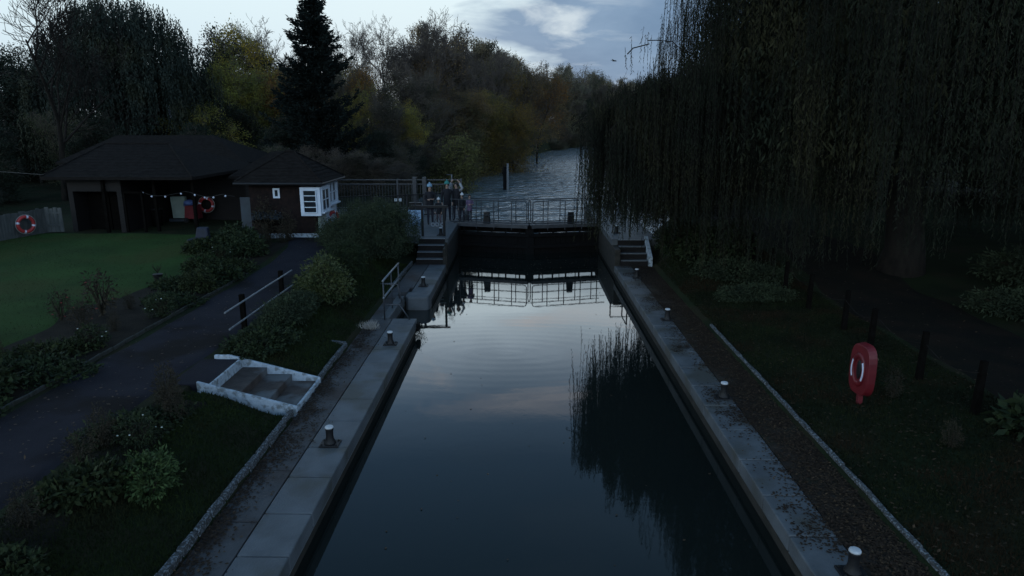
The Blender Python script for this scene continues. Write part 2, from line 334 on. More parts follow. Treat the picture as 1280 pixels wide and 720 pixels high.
# ------------------------------------------------------------------ the lay of the land
LX, RX = -2.86, 3.48            # inner edges of the chamber
WZ, RZ = -0.45, -1.2            # water in the lock, river below the gates
LB = ([28, 31, 38, 45, 60, 83, 110, 140, 174, 230, 320, 600], [-3, -4, -6.2, -7.6, -8.6, -7.5, -3.5, 2.0, 8.5, 30, 90, 330])
RB = ([28, 31, 38, 45, 60, 83, 110, 140, 174, 230, 320, 600], [3.6, 5, 7.5, 9.5, 12.5, 15.5, 17.5, 20, 26, 58, 130, 400])
def terrain(X, Y):
    X = np.asarray(X, dtype=float); Y = np.asarray(Y, dtype=float)
    b = sm((Y - 19.5) / 6.5)
    left = .05 + .45 * sm((-4.25 - X) / 1.5) + .12 * sm((-10.5 - X) / 6)
    left = left * (1 - b * sm((-4.6 - X) / 1.2)) + .82 * b * sm((-4.6 - X) / 1.2)
    right = .06 + .12 * sm((X - 5.2) / 3) + .25 * sm((X - 11) / 10)
    rb = b * sm((X - 4.9) / 1.2); right = right * (1 - rb) + .70 * rb
    h = np.where(X < .3, left, right)
    h = h + .03 * np.sin(X * 1.3 + Y * .7) * np.sin(Y * .9 - X * .4) * sm((np.abs(X - .3) - 5.2) / 1.5) * (np.abs(X + 7.5) > 1.6)
    lb = np.interp(Y, *LB); rbk = np.interp(Y, *RB)
    d = np.minimum(X - lb, rbk - X)                      # >0 inside the river
    land = np.where(Y > 33, .55 + .25 * np.sin(X * .13) * np.cos(Y * .11), h)
    land = h * (1 - sm((Y - 31) / 6)) + land * sm((Y - 31) / 6)
    land = land + 1.2 * sm((-X - 45) / 60) + 1.5 * sm((Y - 210) / 120)
    riv = sm((d + 1.6) / 2.6) * (Y > 29.5)
    land = land * (1 - riv) + (-3.2) * riv
    inside = (X > -4.16) & (X < 4.9) & (Y < 30.8) & (Y > -30)
    land = np.where(inside, np.where((X > -3.95) & (X < 4.5), -4.2, -.5), land)
    pit = (X > -5.9) & (X < -4.1) & (Y > 11.62) & (Y < 13.22)
    land = np.where(pit, -.15, land)
    return land
def tz(x, y): return float(terrain(x, y))
def axis(a):
    out = [a[0][0]]
    for lo, hi, st in a:
        n = max(1, int(round((hi - lo) / st))); out += list(np.linspace(lo, hi, n + 1)[1:])
    return np.array(out)
xs = axis([(-900, -200, 60), (-200, -60, 6), (-60, -20, 1), (-20, -5.86, .26), (-5.86, -4.16, .26), (-4.16, -3.95, .21), (-3.95, 4.5, .6), (4.5, 4.9, .4), (4.9, 20, .26), (20, 60, 1), (60, 200, 6), (200, 900, 60)])
ys = axis([(-200, -30, 10), (-30, 4, .8), (4, 11.65, .26), (11.65, 13.2, .26), (13.2, 40, .26), (40, 120, .9), (120, 260, 3), (260, 1500, 60)])
GX, GY = np.meshgrid(xs, ys); GZ = terrain(GX, GY)
def grid_mesh(name, X, Y, Z, m_):
    ny, nx = X.shape; V = np.stack([X, Y, Z], -1).reshape(-1, 3)
    i = np.arange(ny * nx).reshape(ny, nx)
    F = np.stack([i[:-1, :-1], i[:-1, 1:], i[1:, 1:], i[1:, :-1]], -1).reshape(-1, 4)
    me = bpy.data.meshes.new(name); me.vertices.add(len(V)); me.vertices.foreach_set('co', V.astype(np.float32).ravel())
    me.loops.add(F.size); me.loops.foreach_set('vertex_index', F.astype(np.int32).ravel())
    me.polygons.add(len(F)); me.polygons.foreach_set('loop_start', np.arange(0, F.size, 4, dtype=np.int32)); me.polygons.foreach_set('loop_total', np.full(len(F), 4, dtype=np.int32))
    me.polygons.foreach_set('use_smooth', [True] * len(F))
    me.materials.append(m_); me.update(calc_edges=True); o = bpy.data.objects.new(name, me); col.objects.link(o); return o
tag(grid_mesh('ground', GX, GY, GZ, M['grass']), kind='structure')
def strip(name, ylo, yhi, xl, xr, m_, lift, st=.2, kind='structure'):
    yy = np.arange(ylo, yhi + 1e-6, st); t = np.linspace(0, 1, int(max(4, (xr(20) - xl(20)) / st)))
    A = np.array([xl(v) for v in yy])[:, None]; B = np.array([xr(v) for v in yy])[:, None]
    X = A + (B - A) * t[None, :]; Y = np.repeat(yy[:, None], len(t), 1); Z = terrain(X, Y) + lift
    Z[:, 0] -= lift * 2.5; Z[:, -1] -= lift * 2.5
    return tag(grid_mesh(name, X, Y, Z, m_), kind=kind)
wv = lambda y, a, p: a * math.sin(y * .9 + p) + a * .6 * math.sin(y * 2.3 + p * 2)
PL = lambda y: -8.65 + wv(y, .05, 0) - 1.2 * float(sm((y - 24) / 4)); PR = lambda y: -6.42 + wv(y, .04, 1) + 1.6 * float(sm((y - 25) / 3))
strip('path', -10, 30.5, PL, PR, M['asphalt'], .030)
strip('garden_bed', -6, 25.5, lambda y: -11.3 + wv(y, .25, 2) - .15 * (20 - y) * .3, lambda y: -8.6 + wv(y, .03, 0), M['soil'], .018)
strip('lawn', 2, 27.2, lambda y: -34, lambda y: -11.0 + wv(y, .25, 2) + .9 * float(sm((y - 17) / 6)), M['lawn'], .024, .3)
strip('flower_bed', -4, 11.0, lambda y: -6.5, lambda y: -5.3 + wv(y, .12, 3), M['soil'], .02)
strip('shrub_bed', 14.2, 25.4, lambda y: -6.45, lambda y: -5.35 + wv(y, .15, 3), M['soil'], .02)
strip('towpath', -10, 60, lambda y: 8.9 + wv(y, .08, 1) + .6 * float(sm((y - 18) / 8)), lambda y: 12.2 + wv(y, .1, 4) + .6 * float(sm((y - 18) / 8)), M['litter'], .02)
# water
m = MB(); m.add([(LX - 1.2, -30, WZ), (RX + .4, -30, WZ), (RX + .4, 30.4, WZ), (LX - 1.2, 30.4, WZ)], [(0, 1, 2, 3)]); tag(m.build('lock_water', M['lockwater']), kind='structure')
m = MB(); m.add([(-60, 31.2, RZ), (60, 31.2, RZ), (500, 900, RZ), (-60, 900, RZ)], [(0, 1, 2, 3)]); tag(m.build('river_water', M['riverwater']), kind='structure')

# ------------------------------------------------------------------ lock walls, copings, paving
def slabs(mb, x0, x1, y0, y1, z0, z1, step, gap=.024, jx=.0):
    y = y0
    while y < y1 - .05:
        e = min(y1, y + step * R.uniform(.93, 1.07))
        if y1 - e < step * .3: e = y1
        dz = R.uniform(-.004, .004)
        mb.box(x0 + R.uniform(-jx, jx), x1 + R.uniform(-jx, jx), y + gap / 2, e - gap / 2, z0, z1 + dz); y = e
Y0 = -24.0
lw = thing('lock_wall', (LX, 5, 0), 'long concrete lock wall on the left with paved top, notched landing recess and raised far end', 'lock wall')
m = MB(); m.box(-4.0, LX - .05, Y0, 17.9, -4.2, -.22); m.box(-4.0, -3.66, 17.9, 20.6, -4.2, -.22); m.box(-4.0, LX - .05, 20.6, 25.7, -4.2, -.22); m.box(-4.0, LX - .05, 25.7, 38, -4.2, -.22); m.box(-4.0, LX - .05, 26.25, 38, -.22, .62)
m.build('masonry', M['wall'], lw)
m = MB(); slabs(m, -3.52, LX, Y0, 17.95, -.24, 0, 1.02); m.build('coping', M['coping'], lw, bevel=.02)
m = MB(); slabs(m, -3.50, LX, 21.0, 25.7, -.24, 0, 1.1); m.build('coping', M['coping'], lw, bevel=.02)
# rounded nose of the far length of coping
m = MB(); prof = [(LX, 21.0), (-3.60, 21.0), (-3.60, 20.50), (-3.52, 20.42), (-3.0, 20.42), (-2.90, 20.48), (LX, 20.62)]
zz = [(-.62, 0), (-.50, .0), (-.06, 0), (0, .05)]
vs = []
for z_, ins in zz:
    for (x_, y_) in prof: vs.append((x_ * (1) + (ins * .0), y_ + ins * (1 if y_ < 20.9 else 0), z_))
n_ = len(prof); fs = [(i * n_ + k, i * n_ + (k + 1) % n_, (i + 1) * n_ + (k + 1) % n_, (i + 1) * n_ + k) for i in range(len(zz) - 1) for k in range(n_)] + [tuple(range(n_))[::-1], tuple((len(zz) - 1) * n_ + k for k in range(n_))]
m.add(vs, fs); m.build('rounded_nose', M['coping'], lw, bevel=.03)
m = MB(); slabs(m, -4.12, -3.535, Y0, 15.4, -.3, -.006, 1.35); slabs(m, -4.66, -3.535, 15.4, 17.95, -.3, -.006, 1.2); slabs(m, -4.66, -3.86, 17.95, 20.98, -.3, -.006, 1.1); slabs(m, -4.66, -3.62, 20.98, 21.6, -.3, -.006, .6); slabs(m, -4.1, -3.52, 21.6, 25.7, -.3, -.006, 1.3)
m.build('paving', M['paving'], lw, bevel=.008)
m = MB(); m.box(-3.85, -3.62, 17.97, 20.40, -.3, .012); m.build('ledge', M['concrete'], lw, bevel=.01)
m = MB(); m.box(LX - .045, LX - .012, Y0, 17.9, -.262, -.245); m.box(LX - .045, LX - .012, 20.7, 25.7, -.262, -.245); m.build('edge_strip', M['railpale'], lw)
m = MB(); m.box(-5.6, LX, 26.6, 38, .60, .85); m.box(-4.0, LX + .0, 26.22, 26.598, .60, .846); m.build('platform', M['concrete'], lw, bevel=.02)
m = MB()
for k in range(4): m.box(-4.0, -2.98, 25.30 + k * .3, 26.22 + (.02 if k == 3 else 0), -.2 - k * .003, .212 * (k + 1) - .022)
m.build('step', M['darkwall'], lw, bevel=.008)  # dark body colour holds the shade on the risers
for k in range(4): m = MB(); m.box(-3.99, -2.985, 25.285 + k * .3, 25.34 + k * .3, .212 * (k + 1) - .021, .212 * (k + 1) + .002); m.build('nosing', M['railpale'], lw); m = MB(); m.box(-3.99, -2.985, 25.342 + k * .3, 25.598 + k * .3, .212 * (k + 1) - .021, .212 * (k + 1) - .002); (m.build('tread', M['concrete'], lw) if k < 3 else None)  # pale edges and treads have the light on the step tops painted in
m = MB(); m.box(-2.975, LX + .002, 25.3, 30.4, -.3, .60); m.tube([(-2.85, 25.30, -.35), (-2.85, 25.30, .78), (-2.90, 25.33, .86)], .035, 8); m.tube([(-2.845, 25.62, -.35), (-2.845, 25.62, .80)], .025, 8)
m.build('wing_face', M['wall'], lw, bevel=.02)

rw = thing('lock_wall', (RX, 5, 0), 'long concrete lock wall on the right with leaf strewn paving and steps at its far end', 'lock wall')
m = MB(); m.box(RX + .05, 4.7, Y0, 25.2, -4.2, -.22); m.box(RX + .05, 4.7, 25.2, 38, -4.2, -.22); m.box(RX + .05, 4.7, 26.2, 38, -.22, .62); m.build('masonry', M['wall'], rw)
m = MB(); slabs(m, RX, 4.10, Y0, 25.2, -.24, 0, 1.05); m.build('coping', M['coping'], rw, bevel=.02)
m = MB(); slabs(m, 4.115, 4.86, Y0, 25.2, -.3, -.008, .24, .008); m.build('paving', M['brickpave'], rw, bevel=.004)
m = MB(); m.box(RX, 5.3, 26.1, 38, .60, .85); m.build('platform', M['concrete'], rw, bevel=.02)
m = MB()
for k in range(4): m.box(3.70, 4.72, 25.1 + k * .3, 26.08, -.2 - k * .003, .212 * (k + 1) - .022)
m.build('step', M['darkwall'], rw, bevel=.008)  # shade on the risers is put into this dark colour
for k in range(4): m = MB(); m.box(3.71, 4.715, 25.085 + k * .3, 25.14 + k * .3, .212 * (k + 1) - .021, .212 * (k + 1) + .002); m.build('nosing', M['railpale'], rw); m = MB(); m.box(3.71, 4.715, 25.142 + k * .3, 25.398 + k * .3, .212 * (k + 1) - .021, .212 * (k + 1) - .002); (m.build('tread', M['concrete'], rw) if k < 3 else None)  # light falling on the step tops is painted as pale edges and treads
m = MB(); m.box(RX + .003, 3.69, 25.1, 38, -.3, .62); m.build('wing_face', M['wall'], rw, bevel=.02)
m = MB(); m.hexa([(4.74, 25.0, -.1), (4.88, 25.0, -.1), (4.88, 26.2, -.1), (4.74, 26.2, -.1)], [(4.74, 25.0, .34), (4.88, 25.0, .34), (4.88, 26.2, .98), (4.74, 26.2, .98)]); m.build('white_flank', M['white'], rw, bevel=.015)

def kerb(path, label, h=.13, w=.085, km='kerb'):
    mb = MB()
    for (a, b) in zip(path[:-1], path[1:]):
        a = Vector(a); b = Vector(b); L_ = (b - a).length; n = max(1, int(L_ / .42)); d = (b - a) / n
        for i in range(n):
            p = a + d * i + Vector((R.uniform(-.012, .012), 0, 0)); q = a + d * (i + .97)
            mb.bar((p.x, p.y, h / 2 - .06 + R.uniform(-.012, .012)), (q.x, q.y, h / 2 - .06 + R.uniform(-.012, .012)), w * R.uniform(.85, 1.15), h + .1)
    o = mb.build('stone_kerb', M[km], bevel=.02); return tag(o, label, 'kerb', None)
kerb([(-4.19, Y0, 0), (-4.19, 11.55, 0)], 'rough pale stone kerb below the grass, from the white steps towards the viewer')
kerb([(-4.19, 13.25, 0), (-4.19, 15.5, 0), (-4.62, 15.65, 0)], 'short stone kerb just beyond the white sided steps')
kerb([(-4.74, 16.3, 0), (-4.74, 21.6, 0), (-4.2, 21.66, 0), (-4.17, 25.4, 0)], 'stone kerb behind the handrail and landing recess, jogging towards the far steps')
kerb([(4.93, Y0, 0), (4.95, 17.2, 0)], 'lichened stone kerb along the brick paving on the right', .12, .075)
kerb([(-8.72, 3.0, 0), (-8.68, 12.0, 0), (-8.74, 18, 0), (-8.70, 23.5, 0)], 'low kerb edging between asphalt path and flower bed', .12, .05, 'kerbdark').location = (0, 0, .47)

# ------------------------------------------------------------------ white sided steps on the bank
st = thing('garden_steps', (-5, 12.4, 0), 'short flight of brown steps with white painted side walls, cut in the grass bank', 'steps')
for k in range(3):
    m = MB(); z_ = .06 + .145 * (2 - k); x_ = -5.70 + k * .5
    m.box(x_, x_ + .5 - (.0 if k < 2 else .02), 11.72, 13.12, -.2, z_); m.build('tread', M['tread'], st, bevel=.006)
m = MB(); m.box(-6.5, -5.75, 11.73, 13.11, .1, .525); m.build('landing', M['asphalt'], st, bevel=.01)
m = MB(); m.box(-5.745, -5.70, 11.72, 13.12, .2, .545); m.build('nosing', M['white'], st, bevel=.015)
m = MB(); m.box(-4.19, -4.14, 11.66, 13.18, -.1, .09); m.build('sill', M['white'], st, bevel=.01)
for (ya, yb) in ((11.65, 11.715), (13.125, 13.19)):
    m = MB(); m.hexa([(-5.95, ya, -.2), (-4.13, ya, -.2), (-4.13, yb, -.2), (-5.95, yb, -.2)], [(-5.95, ya, .60), (-4.13, ya, .12), (-4.13, yb, .12), (-5.95, yb, .60)])
    if ya > 12: m.hexa([(-6.3, ya + .06, .2), (-5.951, ya, .2), (-5.951, yb, .2), (-6.3, yb + .06, .2)], [(-6.3, ya + .06, .58), (-5.951, ya, .60), (-5.951, yb, .60), (-6.3, yb + .06, .58)])
    m.build('side_wall', M['white'], st, bevel=.015)

# ------------------------------------------------------------------ bollards
def bollard(loc, label):
    t = thing('mooring_bollard', loc, label, 'bollard', 'black mooring bollards with white tops'); x, y, z = loc
    m = MB(); m.box(x - .16, x + .16, y - .13, y + .13, z - .02, z + .022)
    for sx in (-1, 1):
        for sy in (-1, 1): m.lathe((x + sx * .12, y + sy * .09, z + .02), [(.02, 0), (.02, .02), (.0, .024)], 6)
    m.build('base_plate', M['black'], t, bevel=.008)
    m = MB(); m.lathe((x, y, z + .02), [(.105, 0), (.095, .02), (.075, .06), (.062, .12), (.062, .20), (.064, .235), (.068, .25), (.068, .275)], 24); m.build('post', M['black'], t, smooth=True)
    m = MB(); m.lathe((x, y, z + .293), [(.070, 0), (.070, .016), (.062, .030), (.03, .038), (.0, .04)], 24); m.build('cap', M['capwhite'], t, smooth=True)
    return t
b0 = bollard((-3.18, 10.41, .0), 'mooring bollard on the left coping beside the white sided steps, nearest on that side')
for p_, l_ in [((-3.17, 15.71, 0), 'mooring bollard on the left coping just before the metal handrail'),
               ((-3.22, 21.75, 0), 'mooring bollard on the rounded far length of left coping, past the handrail'),
               ((-3.22, 26.9, .85), 'mooring bollard on top of the left far steps, at the post of the barrier'),
               ((3.94, 7.15, 0), 'mooring bollard nearest the viewer on the right coping, at the bottom edge'),
               ((3.94, 12.49, 0), 'mooring bollard on the right coping level with the red lifebuoy housing'),
               ((3.96, 17.89, 0), 'mooring bollard halfway along the right coping'),
               ((3.98, 23.1, 0), 'mooring bollard at the foot of the right far steps'),
               ((3.85, 27.6, .85), 'mooring bollard on the raised platform above the right far steps')]:
    copy_tree(b0, p_, 0, None, l_)

# ------------------------------------------------------------------ handrail at the landing recess
t = thing('handrail', (-3.7, 17.8, 0), 'pale grey tubular handrail round the landing recess in the left coping', 'handrail')
for y_ in (17.82, 20.1): m = MB(); m.tube([(-3.72, y_, -.01), (-3.72, y_, 1.08)], .022, 8); m.build('post', M['rail'], t, smooth=True)
m = MB(); m.tube([(-3.72, 18.95, -.01), (-3.72, 18.95, 1.06)], .014, 8); m.build('post', M['rail'], t, smooth=True)
for z_ in (1.09, .62): m = MB(); m.tube([(-3.72, 17.76, z_), (-3.72, 20.16, z_)], .026, 8); m.build('rail', M['railpale'], t, smooth=True)  # rails paler than the posts: light along them is put into the colour
m = MB(); m.tube([(-3.72, 17.83, .42), (-3.22, 17.83, .42)], .02, 8); m.tube([(-3.30, 17.83, .42), (-3.04, 17.83, 0)], .02, 8); m.tube([(-3.72, 17.83, 1.0), (-3.35, 17.9, .97), (-3.22, 17.83, .42)], .018, 8); m.build('return_brace', M['rail'], t, smooth=True)
m = MB(); m.box(LX - .02, LX + .09, 17.72, 17.95, -.30, -.10); tag(m.build('fender_block', M['timber'], bevel=.01), 'small dark fender block at the corner of the landing recess', 'fender')

# ------------------------------------------------------------------ lock gates
def gate(sx, xh, xm, yh, ym, label):
    t = thing('lock_gate', (xh, yh, 0), label, 'lock gate', 'pair of closed lock gates')
    a = Vector((xh, yh, 0)); b = Vector((xm, ym, 0)); d = (b - a).normalized(); n = Vector((d.y, -d.x, 0)); n = n if n.y < 0 else -n
    P = lambda s, off, z: a + d * s + n * off + Vector((0, 0, z)); L_ = (b - a).length
    m = MB()
    k = 0; s = .02
    while s < L_ - .05: e = min(L_, s + .24); m.hexa([P(s, -.05, -4), P(e - .012, -.05, -4), P(e - .012, .03, -4), P(s, .03, -4)], [P(s, -.05, .42), P(e - .012, -.05, .42), P(e - .012, .03, .42), P(s, .03, .42)]); s = e
    m.build('planking', M['timber'], t)
    m = MB(); m.bar(P(0, 0, .38), P(L_, 0, .38), .30, .14); m.bar(P(0, 0.07, -.12), P(L_, .07, -.12), .12, .16); m.bar(P(0, -.40, .52), P(L_, -.40, .52), .05, .20); m.build('top_beam', M['timber'], t, bevel=.015)  # rear strip is added to block the bright gap under the walkway
    for s in (.12, L_ - .09): m = MB(); m.bar(P(s, 0, -4), P(s, 0, .80), .20, .22); m.build('gate_post', M['timber'], t, bevel=.015)
    for s in np.linspace(.4, L_ - .45, 5): m = MB(); m.bar(P(s, 0, .45), P(s, 0, .80), .07, .10); m.build('bracket', M['timber'], t)
    m = MB(); m.bar(P(.0, -.1, .83), P(L_ - .02, -.1, .83), .70, .06); m.bar(P(0, .275, .80), P(L_ - .02, .275, .80), .05, .16); m.bar(P(0, -.475, .835), P(L_ - .02, -.475, .835), .05, .09); m.build('walkway', M['walkway'], t, bevel=.008)
    for off in (.27, -.46):
        zt = 1.91; r0 = L_ - .06; pts = [P(-.15, off, zt), P(r0 - .14, off, zt), P(r0 - .04, off, zt - .04), P(r0, off, zt - .14), P(r0, off, 1.02), P(r0 - .04, off, .96), P(r0 - .14, off, .93), P(-.15, off, .93)]
        m = MB(); m.tube(pts, .022, 8)
        for z_ in (1.25, 1.58) if off > 0 else (1.42,): m.tube([P(-.15, off, z_), P(r0, off, z_)], .014, 6)
        m.build('guard_rail', M['rail'], t, smooth=True)
        for s in np.linspace(.25, L_ - .75, 4): m = MB(); m.tube([P(s, off, .62), P(s, off, 1.92)], .021, 6); m.build('rail_post', M['rail'], t)
    s = 1.35; m = MB(); m.hexa([P(s, .02, .865), P(s + .3, .02, .865), P(s + .3, .2, .865), P(s, .2, .865)], [P(s + .03, .04, 1.38), P(s + .27, .04, 1.38), P(s + .27, .18, 1.38), P(s + .03, .18, 1.38)]); m.tube([P(s + .15, -.02, 1.2), P(s + .15, .3, 1.2)], .03, 8); m.build('paddle_gear', M['black'], t, bevel=.01)
    return t
gate(1, LX - .12, .345, 30.7, 29.85, 'left leaf of the black timber lock gates with railed walkway, open river behind it')
gate(-1, RX + .12, .352, 30.7, 29.85, 'right leaf of the black timber lock gates, its railings partly veiled by willow')

# barrier frame over the left platform
t = thing('barrier', (-3.6, 25.9, .85), 'black barrier frame of two posts and crossbar at the top of the left far steps', 'barrier')
for x_ in (-3.92, -3.06): m = MB(); m.bar((x_, 26.75, .84), (x_, 26.75, 2.05), .09, .09); m.build('post', M['black'], t, bevel=.008)
m = MB(); m.bar((-4.35, 26.75, 2.02), (-2.9, 26.75, 2.02), .08, .10); m.build('crossbar', M['black'], t, bevel=.008)
# balance beam like rails on right platform
t = thing('handrail', (4.1, 28, .85), 'small dark railing on the right platform behind the willow fringe', 'handrail')
for x_, y_ in ((3.75, 27.9), (4.25, 27.9), (4.75, 27.9), (4.25, 26.6)): m = MB(); m.tube([(x_, y_, .85), (x_, y_, 1.85)], .028, 8); m.build('post', M['rail'], t)
for z_ in (1.87, 1.42): m = MB(); m.tube([(3.75, 27.9, z_), (4.75, 27.9, z_)], .024, 8); m.build('rail', M['railpale'], t)
m = MB(); m.tube([(4.25, 27.9, 1.85), (4.25, 26.6, 1.85)], .024, 8); m.build('rail', M['railpale'], t)

# ------------------------------------------------------------------ fences
def barfence(p0, p1, z, h, step, label, posts, pm, bm, name='railing', two=True, panelposts=2.4, plinth=None):
    t = thing(name, (p0[0], p0[1], z), label, 'fence'); a = Vector((*p0, z)); b = Vector((*p1, z)); L_ = (b - a).length; d = (b - a) / L_
    m = MB()
    for zz_ in ((h, h - .22, .08) if two else (h, .08)): m.bar(a + Vector((0, 0, zz_)), b + Vector((0, 0, zz_)), .045, .05)
    m.build('rail', pm, t)
    m = MB(); s = step / 2
    while s < L_: p = a + d * s; m.bar(p + Vector((0, 0, .08)), p + Vector((0, 0, h - (.22 if two else 0))), .022, .022); s += step
    m.build('bars', bm, t)
    n = int(L_ / panelposts)
    for i in range(n + 1): p = a + d * (L_ * i / n); m = MB(); m.bar(p - Vector((0, 0, .2)), p + Vector((0, 0, h + .05)), posts, posts); m.build('post', pm, t, bevel=.006)
    if plinth: m = MB(); m.bar(a + Vector((0, -.12, .02)), b + Vector((0, -.12, .02)), .2, .16); m.build('plinth', plinth, t, bevel=.01)
    return t
barfence((-9.6, 35.0), (-3.1, 35.0), .85, 1.55, .15, 'tall dark bar railing of the footbridge behind the lock platform', .09, M['rail'], M['rail'])
for x_ in (-5.45, -4.95): m = MB(); m.bar((x_, 34.85, .5), (x_, 34.85, 2.55), .2, .14); tag(m.build('gate_post', M['rail'], bevel=.01), ('left' if x_ < -5 else 'right') + ' of the two thick blue grey gate posts in the tall bar railing', 'post')
barfence((-8.3, 30.2), (-6.9, 31.2), .9, 1.1, .11, 'low black bar railing running from the hut towards the footbridge', .06, M['black'], M['black'], two=False, panelposts=1.2, plinth=M['bluedoor'])
barfence((-6.9, 31.3), (-3.9, 33.2), .85, 1.05, .12, 'dark bar railing between the big bush and the footbridge', .06, M['black'], M['black'], two=False, panelposts=1.5)
m = MB(); m.box(-10, -3.0, 32.6, 36.2, .45, .86); tag(m.build('footbridge_deck', M['concrete']), 'grey footbridge deck between the railings behind the hut', 'footbridge')
for i, (x_, y_, w_, h_, z_, l_) in enumerate([(-6.62, 31.1, .14, .30, 1.05, 'left'), (-6.35, 31.1, .14, .30, 1.05, 'right')]):
    m = MB(); m.box(x_, x_ + w_, y_, y_ + .03, z_ + .2, z_ + .2 + h_); m.box(x_ + .03, x_ + w_ - .03, y_ - .006, y_, z_ + .24, z_ + .34)
    tag(m.build('notice_plate', [M['paleblue']], bevel=.01), l_ + ' one of two pale plates low on the dark railing beside the hut', 'sign')
for i, (x_, l_) in enumerate([(-5.93, 'left'), (-5.72, 'right')]):
    m = MB(); m.box(x_, x_ + .13, 31.75, 31.78, 1.66, 1.80); tag(m.build('notice_plate', [M['hatwhite']], bevel=.01), l_ + ' one of two small square white plates on the railing above the big bush', 'sign')
t = thing('tub', (-4.6, 29.7, .85), 'pale blue double tub with two dark boxes on it, left of the people', 'tub')
for x_ in (-4.79, -4.46): m = MB(); m.lathe((x_, 29.7, .85), [(.15, 0), (.175, .3), (.185, .62), (.19, .66), (.16, .67)], 14); m.build('drum', M['paleblue'], t, smooth=True)
for x_ in (-4.77, -4.48): m = MB(); m.box(x_ - .11, x_ + .11, 29.6, 29.82, 1.53, 1.82); m.box(x_ - .13, x_ + .13, 29.58, 29.84, 1.82, 1.85); m.build('box', [M['black']], t, bevel=.01)

# picket fence far left
t = thing('picket_fence', (-20, 26, .8), 'grey weathered close board fence on the left edge of the lawn', 'fence')
pts = [(-19.6, 22.6), (-19.8, 25.2), (-19.55, 27.6), (-18.9, 27.7)]
for (a, b) in zip(pts[:-1], pts[1:]):
    a = Vector((*a, 0)); b = Vector((*b, 0)); n = max(1, int((b - a).length / .14)); m = MB()
    for i in range(n):
        p = a + (b - a) * ((i + .5) / n); g = tz(p.x, p.y); h = 1.0 + R.uniform(-.04, .05); d = (b - a).normalized() * .055
        m.hexa([p - d + Vector((.0, 0, g)), p + d + Vector((0, 0, g)), p + d + Vector((.03, .03, g)), p - d + Vector((.03, .03, g))], [p - d + Vector((0, 0, g + h)), p + d + Vector((0, 0, g + h)), p + d + Vector((.03, .03, g + h)), p - d + Vector((.03, .03, g + h))])
    m.build('boards', M['picket'], t)
    m = MB(); g = tz(a.x, a.y)
    for z_ in (.3, .8): m = MB(); m.bar(a + Vector((-.05, 0, g + z_)), b + Vector((-.05, 0, g + z_)), .05, .08); m.build('rail', M['picket'], t)

def lifebuoy(c, nrm, label, R_=.29):
    t = thing('lifebuoy', c, label, 'lifebuoy'); m = MB(); m.torus(c, R_, .065, nrm, 32, 10); m.build('ring', M['orange'], t, smooth=True)
    for k in range(4):
        a = math.pi / 4 * 0 + k * math.pi / 2 + .25; m = MB(); m.torus(c, R_, .069, nrm, 4, 10, a - .12, a + .12); m.build('band', M['reflective'], t, smooth=True)
    m = MB(); m.torus(c, R_ + .085, .009, nrm, 32, 5); m.build('grab_rope', M['rope'], t)
    return t
lifebuoy((-19.42, 26.3, 1.35), (1, -.5, 0), 'orange lifebuoy hung on the grey board fence at the left')
lifebuoy((-14.55, 31.3, 1.55), (0.1, -1, 0), 'orange lifebuoy with white bands on the dark porch wall')
lifebuoy((-7.83, 28.2, 1.35), (.9, -.45, 0), 'red and white lifebuoy leaning at the hut wall by its white door', .27)

# path-side fence
t = thing('rail_fence', (-6.4, 15.3, .5), 'two rail fence with dark posts and pale rails at the edge of the asphalt path', 'fence')
for y_ in (15.29, 17.9): m = MB(); m.box(-6.56, -6.45, y_ - .055, y_ + .055, .3, 1.34); m.build('post', M['darkpost'], t, bevel=.01)
for z_, y_ in ((1.22, 14.1), (.80, 14.25)):
    m = MB(); m.tube([(-6.40, y_, z_), (-6.40, 18.5, z_)], .021, 8); m.build('rail', M['railpale'], t)

# right hand wooden posts with a slack wire
for i, y_ in enumerate([23.45, 21.65, 20.1, 18.5, 16.5, 14.9, 13.05, 11.4]):
    x_ = 8.0 + .08 * math.sin(i * 2.1); z_ = tz(x_, y_); h = 1.0
    m = MB(); m.hexa([(x_ - .06, y_ - .06, z_ - .1), (x_ + .06, y_ - .06, z_ - .1), (x_ + .06, y_ + .06, z_ - .1), (x_ - .06, y_ + .06, z_ - .1)], [(x_ - .05 + .02, y_ - .05, z_ + h), (x_ + .07, y_ - .05, z_ + h), (x_ + .07, y_ + .05, z_ + h), (x_ - .03, y_ + .05, z_ + h)])
    tag(m.build('wooden_post', M['darkpost'], bevel=.012), ['farthest', 'second farthest', 'third farthest', 'fourth farthest', 'fifth farthest', 'sixth farthest', 'second nearest', 'nearest'][i] + ' dark wooden post in the row along the right hand path', 'post', 'wooden posts along the path')
m = MB()
for k in range(7):
    ya, yb = [23.45, 21.65, 20.1, 18.5, 16.5, 14.9, 13.05, 11.4][k:k + 2]
    m.tube([(8.03, ya + (yb - ya) * s, .95 - .18 * math.sin(math.pi * s)) for s in np.linspace(0, 1, 7)], .007, 5)
tag(m.build('fence_wire', M['twigdark']), 'thin slack wire strung between the dark wooden posts', 'wire')

